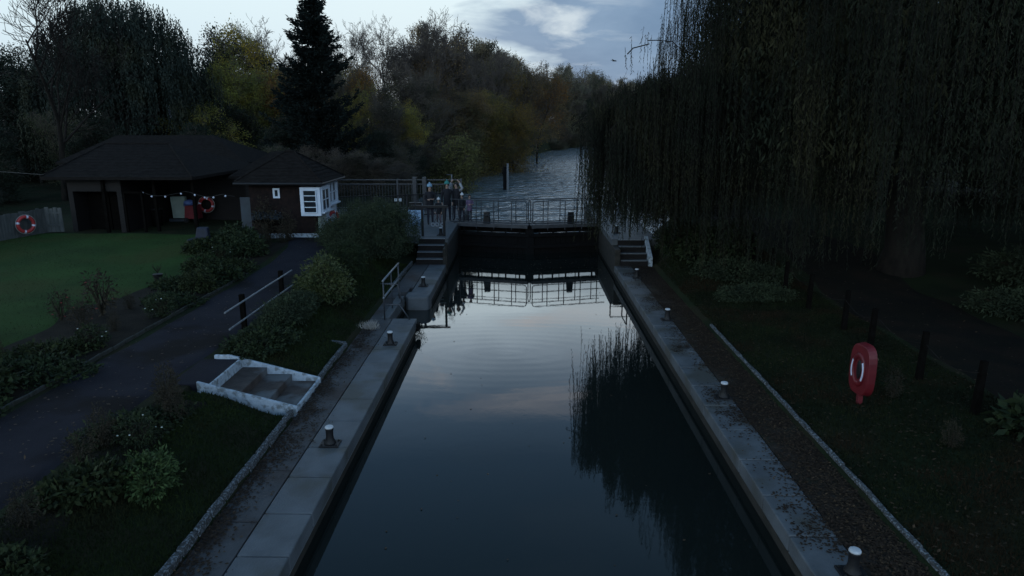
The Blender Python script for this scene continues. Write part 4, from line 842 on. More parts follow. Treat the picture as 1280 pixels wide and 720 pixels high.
PB2 = tree_proto('bare_tree', 'tree', 5, 15, .9, None, 0, 0, 5, (9, 6, 5, 4, 3), .24, .4, .3, minr=.016)
PS1 = tree_proto('autumn_tree', 'tree', 2, 15, .8, M['leaf_autumn'], 9000, .22, 4, (11, 7, 5, 5), .2, .45, .2, .35)
PS2 = tree_proto('autumn_tree', 'tree', 12, 15, .85, M['leaf_autumn'], 26000, .24, 4, (12, 7, 5, 4), .2, .4, .12, .45, low=.25)
PO1 = tree_proto('olive_tree', 'tree', 3, 14, .95, M['leaf_olive'], 30000, .22, 4, (12, 7, 5, 4), .2, .35, .1, .45, low=.3)
PO2 = tree_proto('olive_tree', 'tree', 33, 14, .85, M['leaf_olive'], 14000, .22, 4, (11, 7, 5, 5), .2, .45, .15, .35, low=.2)
PD1 = tree_proto('evergreen_tree', 'tree', 4, 12, 1.0, M['leaf_dark'], 45000, .22, 4, (14, 7, 5, 4), .2, .25, .05, .5, low=.35)
PT1 = tree_proto('thicket_tree', 'tree', 6, 12, .8, M['leaf_brush'], 20000, .18, 4, (14, 7, 5, 5), .14, .5, .05, .4, low=.4)
PT2 = tree_proto('thicket_tree', 'tree', 26, 12, .75, M['leaf_brush'], 12000, .18, 5, (13, 6, 4, 4, 3), .14, .5, .05, .4, low=.4)
PG1 = tree_proto('green_shrub', 'shrub', 8, 6, 1.1, M['leaf_green'], 16000, .16, 3, (16, 8, 6), .1, .3, .02, .35, low=.3)
PF1 = tree_proto('far_tree', 'tree', 9, 15, .9, M['leaf_far'], 34000, .26, 4, (12, 7, 5, 4), .2, .4, 0.1, .32, minr=.03, low=.3)
PF2 = tree_proto('far_tree', 'tree', 19, 15, .75, M['leaf_far'], 16000, .24, 4, (12, 7, 5, 5), .2, .5, .1, .28, minr=.03, low=.25)
# conifer
def conifer(seed, H):
    t = thing('conifer', (0, 0, 0), 'conifer', 'tree'); rs = np.random.RandomState(seed); segs = [([Vector((0, 0, H * i / 6)) for i in range(7)], [.28 * (1 - i / 6.3) for i in range(7)], 0)]; P = []; D = []
    for k in range(300):
        z = H * (.03 + .96 * (k / 300) ** .85); a = rs.uniform(0, 6.283); L_ = (3.7 * (1 - z / H) ** .75 + .35) * rs.uniform(.5, 1.4); tilt = rs.uniform(-.12, .5)
        d = np.array([math.cos(a), math.sin(a), tilt]); base = np.array([0, 0, z]); n = int(110 * L_ / 2) + 20; s = rs.uniform(.08, 1, n)
        pos = base + d * (L_ * s)[:, None]; pos[:, 2] += .35 * L_ * (s ** 2) - .25 * L_ * s; pos += rs.normal(0, .07 + .10 * (1 - s)[:, None], (n, 3)); P.append(pos)
        dd = np.tile(d, (n, 1)) + rs.normal(0, .45, (n, 3)); D.append(dd)
        segs.append(([Vector(base + d * L_ * q + np.array([0, 0, .35 * L_ * q * q - .25 * L_ * q])) for q in (0, .33, .66, .95)], [.04, .03, .02, .01], 1))
    seg_mesh('trunk', segs, M['bark'], t, .01, 0, 0); seg_mesh('branches', segs, M['bark'], t, .01, 1, 9); P = np.concatenate(P); D = np.concatenate(D)
    np_mesh('crown', leaves(P, D, rs.uniform(.22, .42, len(P)), .11, rs), 4, M['cypress'], t); return t
PC = conifer(5, 14)
# hanging strands: base points, lengths -> narrow leaves
def strands(B, L_, rs, step=.075, ll=.12, lw=.022, drift=.06, wind=(0, 0)):
    P = []; D = []; S = []
    for b, l in zip(B, L_):
        n = max(3, int(l / step)); t = np.linspace(0, 1, n); dx, dy = rs.normal(0, drift, 2) + np.array(wind); ph = rs.uniform(0, 6.28, 2)
        x = b[0] + dx * t * l + .05 * np.sin(t * l * 1.3 + ph[0]); y = b[1] + dy * t * l + .05 * np.sin(t * l * 1.1 + ph[1]); z = b[2] - t * l
        P.append(np.stack([x, y, z], 1))
    n = sum(len(p) for p in P); lens = [len(p) for p in P]; PP = np.concatenate(P); D = rs.normal(0, .42, (n, 3)); D[:, 2] = -1 + rs.normal(0, .25, n)
    return PP, D, P
def strand_stems(P, rs):
    V = []
    for p in P:
        q = p[::6] if len(p) > 12 else p[::3]
        if len(q) < 2: continue
        w = .004; a = q[:-1]; b = q[1:]; o = np.array([w, 0, 0]); o2 = np.array([0, w, 0])
        for oo in (o, o2): V.append(np.stack([a - oo, a + oo, b + oo, b - oo], 1).reshape(-1, 3))
    return np.concatenate(V)
# weeping tree behind the sheds
def weeping():
    t = thing('weeping_tree', (0, 0, 0), 'w', 'tree'); rs = np.random.RandomState(8); H = 14.1; Rr = 5.4
    segs, _ = skeleton(44, 11, .8, 3, (10, 5, 4), .35, .5, .3); seg_mesh('trunk', segs, M['bark'], t, .02, 0, 0); seg_mesh('branches', segs, M['bark'], t, .02, 1, 9)
    B = []; L_ = []
    for k in range(330):
        r = Rr * math.sqrt(rs.uniform(0.02, 1)); a = rs.uniform(0, 6.283); lump = 1 + .12 * math.sin(3 * a + 1) + .08 * math.sin(7 * a)
        x, y = r * lump * math.cos(a), r * lump * math.sin(a); z = 6 + 8.1 * math.sqrt(max(0, 1 - (r / Rr) ** 2)) - abs(rs.normal(0, .6))
        for j in range(9): B.append((x + rs.normal(0, .22), y + rs.normal(0, .22), z + rs.normal(0, .3))); L_.append(min(z - .5, rs.uniform(2, 7)))
    PP, D, P = strands(B, L_, rs, .17, .28, .07)
    np_mesh('crown', leaves(PP, D, rs.uniform(.2, .36, len(PP)), .075, rs), 4, M['weep'], t)
    return t
PW = weeping()
# shrubs
def shrub_proto(name, seed, lobes, leafmat, n, ls, lwf=.6, flat=0.0, cat='shrub', stems=30, out=.8, flowers=None):
    t = thing(name, (0, 0, 0), 'shrub', cat); rs = np.random.RandomState(seed); tot = sum(l[3] * l[4] * l[5] for l in lobes); P = []; D = []
    for (x, y, z, a, b, c) in lobes:
        k = int(n * a * b * c / tot) + 8; v = rs.normal(size=(k, 3)); v /= np.linalg.norm(v, axis=1, keepdims=True)
        bump = 1 + .16 * np.sin(v[:, 0] * 7 + seed) * np.sin(v[:, 1] * 6) + .12 * np.sin(v[:, 2] * 9 + v[:, 0] * 5); rad = bump * rs.uniform(.35, 1, k) ** .5 * (1 + rs.normal(0, .05, k)) * (1 + .30 * np.maximum(0, np.sin(v[:, 0] * 13 + seed * 3) * np.sin(v[:, 1] * 11 + 2) * np.sin(v[:, 2] * 5 + 1)))
        P.append(v * rad[:, None] * np.array([a, b, c]) + np.array([x, y, z])); D.append(v * out + rs.normal(0, .6, (k, 3)) + np.array([0, 0, -.15]))
    P = np.concatenate(P); D = np.concatenate(D); k = P[:, 2] > .02; P = P[k]; D = D[k]
    np_mesh('foliage', leaves(P, D, ls * rs.uniform(.4, 1.7, len(P)), ls * lwf * rs.uniform(.5, 1.2, len(P)), rs), 4, leafmat, t)
    m = MB()
    for i in range(stems):
        l = lobes[rs.randint(len(lobes))]; a = rs.uniform(0, 6.28); e = (l[0] + .6 * l[3] * math.cos(a), l[1] + .6 * l[4] * math.sin(a), l[2] + .5 * l[5]); m.tube([(l[0] * .5, l[1] * .5, 0), ((l[0] * .5 + e[0]) / 2 + rs.normal(0, .03), (l[1] * .5 + e[1]) / 2, e[2] * .5), e], [.014, .010, .005], 4)
    m.build('stems', M['stem'], t)
    if flowers:
        k = flowers[1]; sel = rs.choice(len(P), k); m = MB()
        for q in P[sel]: m.sphere((q[0] * 1.05, q[1] * 1.05, q[2] + .05), flowers[2], 6, 4, (1, 1, .6))
        m.build('flowers', flowers[0], t)
    return t
def put_s(proto, x, y, s, label, group=None, rz=None, sc=None):
    loc = (x, y, tz(x, y) - .02); rz = R.uniform(0, 6.28) if rz is None else rz; sc = sc or (s, s, s)
    if proto.name not in USED:
        USED.add(proto.name); proto.location = loc; proto.rotation_euler = (0, 0, rz); proto.scale = sc; proto['label'] = label
        if group: proto['group'] = group
        return proto
    return copy_tree(proto, loc, rz, sc, label, group)

# ------------------------------------------------------------------ trees
put(PB0, -28.3, 42, 13.2, 15, 'leafless tree with fine twigs against the sky at the far left', w=1.1)
put(PD1, -40.6, 55, 10.9, 12, 'dark leafy tree at the left edge of the sky'); put(PD1, -41.6, 60, 9.4, 12, 'low dark tree behind the leafless tree at far left')
put(PD1, -36.6, 52, 8.6, 12, 'dark tree in front of the leafless tree and left of the weeping one', w=1.2)
put(PW, -31.1, 55, 14.4, 14.1, 'large dark weeping tree with hanging curtains behind the boathouse', rz=0, w=1.15)
put(PD1, -27.0, 66, 13.5, 12, 'dark tree merging with the right side of the weeping tree')
put(PO2, -26.6, 62, 13.6, 14, 'thinly leaved olive tree right of the weeping tree'); put(PO1, -21.6, 60, 10.6, 14, 'bushy olive and yellow tree left of the tall conifer')
put(PB2, -24.4, 66, 14.6, 15, 'half bare tree rising between weeping tree and conifer'); put(PO1, -25.2, 55, 7.0, 14, 'low yellow leaved tree just above the shed roofs', w=1.5)
put(PS2, -19.4, 61, 9.6, 15, 'ochre autumn tree close to the left of the conifer')
PC.name = 'conifer'; put(PC, -14.6, 50, 13.6, 14, 'tall dark conifer reaching the top of the picture', rz=.3, w=.9)
put(PB1, -17.8, 75, 15.6, 15, 'leafless tree just right of the conifer top'); put(PB2, -14.9, 80, 16.6, 15, 'rounded leafless tree, second right of the conifer')
put(PB2, -9.2, 85, 17.6, 15, 'broad half bare tree with the heaviest twig crown on the skyline'); put(PS1, -10.4, 83, 13.2, 15, 'yellow orange tree clinging to the left of the broad half bare tree')
put(PB1, -6.2, 92, 17.0, 15, 'leafless brownish tree on the falling skyline'); put(PS1, -4.6, 96, 16.6, 15, 'thin russet tree on the falling skyline')
for i, (x, y, h) in enumerate([(-15.0, 70, 10.6), (-12.1, 72, 11.2), (-9.9, 74, 10.8), (-17.0, 68, 9.5), (-13.2, 64, 8.0), (-18.6, 72, 10.6), (-7.6, 78, 10.4)]):
    put((PT1, PT2)[i % 2], x, y, h, 12, ['brown thicket tree under the rounded leafless tree', 'taller brown thicket tree left of the broad half bare tree', 'brown thicket tree at the foot of the broad half bare tree', 'brown thicket tree at the right flank of the conifer', 'low brown thicket tree in front of the dense stand', 'brown thicket tree half hidden behind the conifer', 'brown thicket tree left of the orange ones'][i], 'brown thicket trees')
put(PO2, -13.6, 65, 9.4, 14, 'tan and olive tree in the gap right of the conifer'); put(PO1, -11.2, 66, 7.2, 14, 'low yellowish tree above the rounded dark evergreen'); put(PS1, -16.2, 67, 10.5, 15, 'pale brown half bare tree close to the right of the conifer')
put(PD1, -12.2, 57, 4.6, 12, 'rounded dark evergreen at the water behind the footbridge', w=1.3); put(PD1, -9.5, 60, 3.9, 12, 'narrow dark evergreen by the bank, right of the rounded one', w=.9)
put(PG1, -7.4, 67, 8.2, 6, 'yellow green shrub glowing on the left river bank'); put(PD1, -3.6, 100, 15.0, 12, 'dark green tree standing above the orange ones')
put(PS2, -4.9, 87, 12.6, 15, 'orange leaved tree on the left river bank below the skyline'); put(PS2, -1.0, 93, 12.4, 15, 'orange brown tree farther along the bank'); put(PS2, -7.4, 79, 11.6, 15, 'ochre tree behind the yellow green shrub')
put(PS1, -1.6, 100, 16.8, 15, 'thin pale tree above the dark green one on the skyline'); put(PB1, -3.6, 112, 17.6, 15, 'leafless tree where the skyline meets the cloud gap'); put(PS1, 2.6, 112, 16.8, 15, 'brown tree right of the last leafless one'); put(PB2, -7.6, 98, 16.5, 15, 'fine twigged tree behind the falling skyline')
put(PT1, -4.4, 104, 9.6, 12, 'pale brown tree at the bend of the bank', w=1.1); put(PS1, -2.6, 89, 8.2, 15, 'small rust coloured tree near the water')
fars = [(-.3, 120, 15.3), (3.5, 130, 14.8), (7.6, 142, 14.9), (11.7, 150, 14.9), (15.7, 160, 14.9), (21.8, 178, 13.8), (28.8, 195, 13.3), (-4, 112, 15), (0.5, 108, 11.5), (4.5, 118, 11), (2, 135, 14), (9, 160, 14), (14, 175, 14), (5.2, 150, 9), (-8, 105, 15), (-12, 98, 15), (34, 200, 13.5), (20, 195, 14), (27, 215, 15), (38, 225, 15), (46, 235, 15), (56, 250, 16), (40, 190, 12), (48, 205, 13), (12, 190, 15), (-16, 110, 15), (3, 126, 8), (9.5, 146, 8), (36, 185, 12.5), (66, 240, 15), (58, 215, 14)]
fars += [(10.7, 192, 17), (17.0, 214, 18), (23.5, 232, 18), (30, 244, 17), (38, 262, 17), (14, 205, 16), (45, 275, 17)]
fars = [((x if not (np.interp(y, *LB) - 2.5 < x < np.interp(y, *RB) + 2) else float(np.interp(y, *LB)) - 3.5 - (i % 3) * 1.5), y, h) for i, (x, y, h) in enumerate(fars)]
for i, (x, y, h) in enumerate(fars): put((PF1, PF2, PD1, PF2, PT1, PF1, PB2)[i % 7], x, y, h * 1.22, 15, 'distant brown tree in the wood along the river bend', 'distant river bend trees', w=R.uniform(.85, 1.2))
# the woods left of and behind the sheds, and the right bank behind the willow
for i, (x, y, h) in enumerate([(-33, 63, 10.5), (-17.6, 54, 6.5), (-28.5, 60, 9.5), (-37, 62, 10), (-23, 57, 6.5), (-32, 49, 6), (-46, 50, 10), (-52, 60, 12), (-34, 70, 9), (-48, 72, 13), (-60, 66, 14), (-24, 84, 12), (-30, 92, 13), (-38, 84, 11), (-22, 74, 9), (-36, 44, 5.5), (-31, 41, 5), (-42, 43, 7), (-27, 45, 5.5), (-50, 42, 8), (-22, 47, 5), (-34, 36, 4.2), (-28.5, 34, 3.6), (-40, 37, 5)]):
    put((PD1 if i < 5 else (PD1, PT1, PD1, PO1)[i % 4]) if y > 48 else (PD1, PT1)[i % 2], x, y, h, 12, 'dark tree in the shadowy wood behind the sheds and lawn', 'dark trees on the left', w=1.25)
for i, (x, y, h) in enumerate([(18.5, 46, 9), (20, 42, 10), (24, 48, 12), (30, 40, 11), (36, 46, 12), (27, 32, 8), (34, 30, 9), (42, 36, 11), (20, 56, 12), (19.5, 70, 6), (24.5, 84, 7), (20.5, 60, 9), (27, 100, 7.5), (31, 120, 8), (37, 145, 8.5), (50, 44, 12), (46, 26, 9), (38, 20, 8), (30, 22, 6), (54, 30, 11), (41, 165, 8.5), (26, 72, 13), (19.5, 52, 7), (40, 48, 14), (34, 40, 13), (44, 42, 13)]):
    put((PD1, PT1)[i % 2], x, y, h * 1.45, 12, 'dark tree on the right bank behind the hanging willow', 'dark trees on the right', w=1.3)
# brush along the left river bank
for i, (x, y, s) in enumerate([(-10.6, 47, 3.2), (-8.8, 49, 3.0), (-12.4, 46, 3.4), (-14.5, 47, 3.6), (-16.8, 46, 3.6), (-9.9, 56, 3.4), (-9.9, 65, 3.8), (-9.2, 73, 4.2), (-8.4, 81, 4.6), (-6.8, 88, 4.2), (-6.6, 97, 4.4), (-5.6, 106, 4.4), (-4.6, 114, 5), (-3.0, 124, 5), (-1.0, 136, 5), (1.0, 148, 5), (3.6, 160, 5.4), (-19, 44, 3.4), (7.2, 176, 6), (10.5, 186, 6.5), (14.5, 198, 7), (19.5, 208, 7), (25, 219, 7), (10.6, 181, 5), (13.2, 187, 5), (16.4, 195, 5.5), (8.4, 171, 4.5)]):
    put((PT1, PT2)[i % 2], x, y, s, 12, 'low brown bramble thicket at the water on the left river bank', 'bank thickets', w=1.9)

# ------------------------------------------------------------------ the great willow on the right
def willow():
    bx, by = 12.6, 22.5
    t = thing('willow_tree', (bx, by, .2), 'huge dark weeping willow on the right bank hanging over the lock', 'tree'); rs = np.random.RandomState(21)
    limbs = MB(); tr = MB(); tr.tube([(bx, by, 0), (bx + .1, by, 1.2), (bx - .1, by + .1, 3), (bx, by, 5), (bx + .2, by - .1, 7)], [.85, .6, .5, .45, .3], 14); tr.build('trunk', M['bark'], t, smooth=True)
    def limb(a, b, sag, r):
        a = np.array(a); b = np.array(b); pts = []
        for s in np.linspace(0, 1, 9): p = a + (b - a) * s; p = p + np.array([rs.normal(0, .08), rs.normal(0, .08), sag * math.sin(math.pi * s)]); pts.append(tuple(p))
        limbs.tube(pts, list(np.linspace(r, .02, 9)), 7); return pts
    dome = lambda r: 5.5 + 11.0 * math.sqrt(max(0, 1 - r * r))
    B = []; L_ = []
    def bundle(x, y, z, zb, n, spread=.13, lmin=1.0, lmax=6):
        if x < 5.35 + max(0, (z - 8.5)) * .0 and z > 7.7 and n > 2: return
        for j in range(n):
            l = min(z - zb - abs(rs.normal(0, .35)), rs.uniform(lmin, lmax))
            if l < .3: continue
            B.append((x + rs.normal(0, spread), y + rs.normal(0, spread), z + rs.normal(0, .15))); L_.append(l)
    def zbot(x, y):
        base = .35 if y > 20 else .35 + (20 - y) * .40
        if x < 5: base = max(base, .8)
        if x > 8.2 and 11 < y < 21: base = max(base, 1.1)
        return base + rs.gamma(1.4, .35)
    CX, CY, RXr, RYr = 13.2, 23.5, 8.6, 10.5
    for k in range(16):
        a = 2 * math.pi * k / 16 + rs.normal(0, .15); e = .8; limb((bx, by, rs.uniform(3.5, 6.5)), (CX + RXr * e * math.cos(a), CY + RYr * e * math.sin(a), dome(e) - .5), 2.2, .2)
    for k in range(820):
        r = math.sqrt(rs.uniform(.05, 1)); a = rs.uniform(0, 6.283); lump = 1 + .06 * math.sin(3 * a + .5) + .06 * math.sin(8 * a)
        x = CX + RXr * r * lump * math.cos(a); y = CY + RYr * r * lump * math.sin(a); zt = dome(r) - abs(rs.normal(0, .5)); zb = zbot(x, y)
        # tiers of strands down the outside
        bundle(x, y, zt, zb, 5)
        if r > .55:
            for _ in range(2): z2 = rs.uniform(zb + 1.5, zt); bundle(x + rs.normal(0, .2), y + rs.normal(0, .2), z2, zb, 4)
    # lower drape leaning out over the water
    for (ax, ay, az, ex, ey, ez) in [(6.5, 23.4, 6.4, 3.0, 22.8, 5.9), (6.0, 22.2, 6.0, 2.0, 22.3, 5.2), (6.2, 24.6, 6.3, 1.7, 23.8, 5.1), (6.0, 21.6, 5.9, 2.6, 21.2, 5.0), (6.4, 25.4, 6.3, 3.2, 25.6, 5.4)]:
        pts = limb((ax, ay, az), (ex, ey, ez), .45, .028)
    limb((8.5, 22.8, 6.5), (6.2, 23, 7.6), .3, .06)
    for c in range(120):      # clumps of withies, each with its own reach
        cx_ = (2.15 + 4.6 * rs.uniform(0, 1) ** .8) if c < 78 else rs.uniform(3.0, 6.2); cy_ = min(max(22.9 + rs.normal(0, 1.5), 20.3), 26.0)
        czt = 5.75 + 1.4 * min(1, max(0, cx_ - 1.7) / 3.4) ** .8 - .05 * abs(cy_ - 23) - abs(rs.normal(0, .35)); czb = 1.0 + .12 * max(0, 23 - cy_) + rs.gamma(1.6, .42) + .16 * (cx_ - 2)
        w_ = rs.uniform(.12, .42)
        for k in range(rs.randint(2, 8)):
            x = cx_ + rs.normal(0, w_); zt = czt - .5 * abs(x - cx_) - abs(rs.normal(0, .15))
            bundle(x, cy_ + rs.normal(0, w_), zt, czb + abs(rs.normal(0, .25)) + .9 * max(0, 1.75 - x), 7, .075, 1.5, 6)
    # stray top twigs seen against the cloud
    for (x, y, z, l) in [(3.55, 23, 7.75, 1.1), (3.8, 23.1, 7.9, 1.2), (4.1, 23, 7.95, 1.5), (4.35, 22.9, 7.9, 1.3), (4.6, 23, 7.95, 1.6), (3.3, 23, 7.35, .8), (4.75, 23, 7.9, 1.5), (4.5, 23, 9.3, 1.5), (4.62, 23.1, 9.8, 2.1), (4.9, 23, 9.8, 2.2), (4.75, 22.9, 9.6, 1.4)]:
        bundle(x, y, z, z - l - .4, 2, .04, l * .7, l)
    limb((5.6, 23, 7.2), (3.3, 23, 7.35), .5, .012)
    B = np.array(B); L_ = np.array(L_)
    PP, D, P = strands(B, L_, rs, .062, .12, .02, .03)
    n = len(PP); V = leaves(PP, D, rs.uniform(.08, .14, n), .021, rs)
    # dense inner leaf mass so the heart of the crown reads solid
    k = 120000; v = rs.normal(size=(k, 3)); v /= np.linalg.norm(v, axis=1, keepdims=True); v[:, 2] = np.abs(v[:, 2]); rad = rs.uniform(.55, .97, k)
    Q = np.stack([CX + v[:, 0] * RXr * rad * .95, CY + v[:, 1] * RYr * rad * .95, 4.2 + v[:, 2] * 11.5 * rad], 1); DD = rs.normal(0, .5, (k, 3)); DD[:, 2] = -1
    k_ = (Q[:, 0] > 5.6) | (Q[:, 2] < 7.2); Q = Q[k_]; DD = DD[k_]; k = len(Q)
    V = np.concatenate([V, leaves(Q, DD, rs.uniform(.15, .3, k), .06, rs)])
    limbs.build('branches', M['bark'], t, smooth=True)
    c = np_mesh('crown', V, 4, M['willow'], t)
    np_mesh('withies', strand_stems(P, rs), 4, M['bark'], c)
    return n
nw = willow(); print('willow leaves', nw)

# ------------------------------------------------------------------ shrubs and bed plants on the left
S1 = shrub_proto('leafy_shrub', 1, [(0, 0, .35, .5, .5, .42), (.3, .2, .25, .35, .35, .3), (-.3, -.1, .3, .35, .3, .3)], M['shrub'], 2600, .085)
S1B = shrub_proto('bright_shrub', 1, [(0, 0, .35, .5, .45, .36), (.3, .2, .25, .3, .3, .3), (-.35, -.1, .3, .3, .25, .25)], M['shrubbright'], 2600, .07)
S2 = shrub_proto('leafy_shrub', 2, [(0, 0, .2, .6, .5, .25), (.4, -.2, .15, .35, .35, .2)], M['shrub'], 2200, .11, .75)
S3 = shrub_proto('perennial_plant', 3, [(0, 0, .5, .25, .25, .5), (.15, .1, .35, .2, .2, .35)], M['shrubbrown'], 1100, .06, .35, cat='plant', stems=14)
S4 = shrub_proto('flowering_plant', 4, [(0, 0, .3, .35, .35, .3)], M['shrub'], 1200, .06, .5, cat='plant', flowers=(M['flowerpale'], 5, .02))
S5 = shrub_proto('rose_plant', 5, [(0, 0, .45, .3, .3, .4)], M['shrubbrown'], 420, .06, .6, cat='plant', stems=16, flowers=(M['flowerred'], 4, .028))
BIG = shrub_proto('dense_bush', 6, [(0, 0, .8, 1.0, 1.0, .95), (-1.0, .4, .75, .9, .9, .8), (.9, .6, .9, .9, .9, .95), (-1.7, 1.2, .6, .8, .8, .65), (.2, 1.3, 1.0, 1.0, .9, 1.0), (-.6, -.7, .5, .7, .6, .55), (.7, -.5, .5, .6, .6, .55)], M['shrubdark'], 60000, .06, .5, stems=60)
YELLOW = shrub_proto('yellow_green_bush', 7, [(0, 0, .55, .5, .5, .5), (.25, -.15, .4, .4, .35, .35), (-.3, .2, .4, .35, .35, .35), (0, .1, .9, .3, .3, .3)], M['shrubyellow'], 4200, .075, .5, stems=50)
RND = shrub_proto('rounded_bush', 8, [(0, 0, .55, .62, .62, .55), (.2, .1, .75, .4, .4, .35)], M['shrub'], 9000, .055, .45, stems=30)
LOW = shrub_proto('low_dark_bush', 9, [(0, 0, .25, .6, .9, .3), (.1, .8, .22, .5, .6, .28), (-.1, -.7, .2, .45, .5, .22)], M['shrubdark'], 9000, .06, .5, stems=30)
GC = shrub_proto('ground_cover_plant', 10, [(0, 0, .08, .65, .6, .16), (.5, .3, .07, .4, .5, .13), (-.4, -.3, .06, .45, .35, .13)], M['shrub'], 3600, .07, .7, stems=10)
put_s(BIG, -5.35, 23.9, .92, 'large dense dark bush filling the slope below the hut and platform', rz=0)
put_s(BIG, -5.5, 25.9, .75, 'smaller dense bush behind the large one, beside the hut corner', rz=1.2)
put_s(YELLOW, -5.35, 18.0, 1.15, 'airy yellow green bush beside the kerb, facing the handrail', rz=.4)
put_s(RND, -5.55, 20.7, 1.05, 'rounded grey green bush between the yellow green bush and the large one')
put_s(LOW, -5.75, 16.1, 1.0, 'low dark bush behind the two rail fence', rz=.1)
put_s(LOW, -6.0, 18.9, .9, 'dark bush beyond the two rail fence by the path', rz=.2)
put_s(GC, -5.7, 14.2, 1.15, 'spreading ground cover plant between the white steps and the fence post')
put_s(GC, -6.1, 9.9, .9, 'dark ground cover clump just this side of the white steps')
put_s(S1B, -5.05, 8.35, .8, 'leafy bright green shrub on the grass bank near the bottom left')
put_s(S2, -5.6, 8.0, .8, 'darker leafy shrub joined to the bright green one near the path')
for i, (x, y, p, s) in enumerate([(-5.9, 7.2, S3, .6), (-6.1, 8.5, S3, .65), (-5.7, 9.3, S4, .8), (-6.15, 6.6, S4, .8), (-5.9, 10.6, S3, .8), (-6.2, 11.1, S3, .7), (-5.5, 6.3, S2, .6), (-6.2, 9.2, S3, .7), (-5.6, 10.2, S3, .6)]):
    put_s(p, x, y, s, ['brown stalks at the foot of the bright green shrub, bottom left', 'brown stalks left of the darker leafy shrub', 'pale flowered plant behind the bright green shrub', 'pale flowered plant in the bottom left corner bed', 'brown stalks just before the white steps', 'brown stalks touching the landing of the white steps',
        'low leafy mound at the bottom left beside the grass bank', 'brown stalks at the path edge behind the darker shrub', 'brown stalks on the bank before the near steps wall'][i], 'near bed plants')
BL = ['low leafy plant right at the path edge, lower left corner of the border', 'leafy mound behind the lowest plant at the path edge', 'wide ground cover patch beside the path, level with the white steps', 'small leafy shrub in the border facing the white steps', 'flat patch of leaves in the middle of the border, left of the path fence',
 'flowering plant with pale dots at the path edge, left of the path fence', 'thin brown plant near the lawn, left of the border middle', 'thin brown plant by the path opposite the first fence post', 'red budded plant between the lawn and the first fence post', 'pale flowered plant by the path between the two fence posts', 'brown stalky plant at the lawn edge level with the second fence post',
 'ground cover clump at the path edge level with the second fence post', 'small shrub at the path edge just past the second fence post', 'broad low clump in the border nearest the dark flower pot', 'leafy mound by the path, right of the flower pot', 'shrub behind the flower pot at the lawn edge', 'ground cover where the border narrows towards the hut', 'pale flowered plant between flower pot and garden chair',
 'leafy shrub by the path, right of the garden chair', 'large leafy shrub in front of the covered garden chair', 'stalky plant at the path edge near the hut', 'leafy mound between garden chair and hut', 'stalky plant in front of the hut side door', 'stalky plant where the path meets the hut', 'leafy mound just beside the covered garden chair',
 'brown plant at the near corner of the lawn', 'leafy shrub at the bottom left edge of the border', 'leafy mound at the path edge near the left edge of the view', 'brown plant near the left edge of the view', 'pale flowered plant on the lawn corner near the left edge', 'brown plant at the lawn edge beside the standard rose']
left = [(-9.2, 10.0, GC, 1.1), (-9.6, 11.2, S2, 1.1), (-9.3, 12.2, GC, 1.3), (-10.2, 11.8, S1, .8), (-9.9, 13.3, GC, 1.2), (-9.2, 13.8, S4, 1), (-10.8, 13.2, S3, .9), (-9.4, 15.0, S3, .9), (-10.3, 15.2, S5, 1), (-9.0, 16.3, S4, 1.1), (-10.2, 17.0, S3, .9), (-9.4, 17.6, GC, 1.1), (-9.2, 18.8, S1, .9), (-9.9, 19.4, GC, 1.3), (-9.2, 20.2, S2, 1.1), (-10.1, 20.9, S1, 1.0), (-9.5, 21.8, GC, 1.2), (-10.2, 22.6, S4, 1.1), (-9.6, 23.3, S1, 1.2), (-10.3, 24.3, S1, 1.3), (-9.4, 24.6, S3, 1.2), (-10.9, 25.2, S2, 1.3), (-9.8, 25.6, S3, 1.3), (-9.0, 25.3, S3, 1.1), (-11.2, 23.7, S2, 1.1), (-11.6, 12.0, S3, .8), (-10.8, 10.6, S1, .9), (-9.1, 8.9, S2, 1), (-9.9, 9.5, S3, .8), (-11.9, 14.2, S4, .9), (-11.1, 16.4, S3, .7)]
for i, (x, y, p, s) in enumerate(left):
    p = {S3.name: (S3, .55), S5.name: (S5, .8)}.get(p.name, (p, .9)); s = s * p[1]; p = p[0]
    put_s(p, x, y, s, BL[i], 'border plants')
put_s(S5, -10.5, 16.34, 1.35, 'thin standard rose with dark red leaves before the lawn'); put_s(S5, -11.25, 15.9, .9, 'rose plant with red flowers at the near corner of the lawn')
put_s(S3, -9.9, 26.0, 1.6, 'tall twiggy plant against the near wall of the hut'); put_s(S3, -8.9, 25.6, 1.2, 'twiggy plant below the white bay window of the hut')
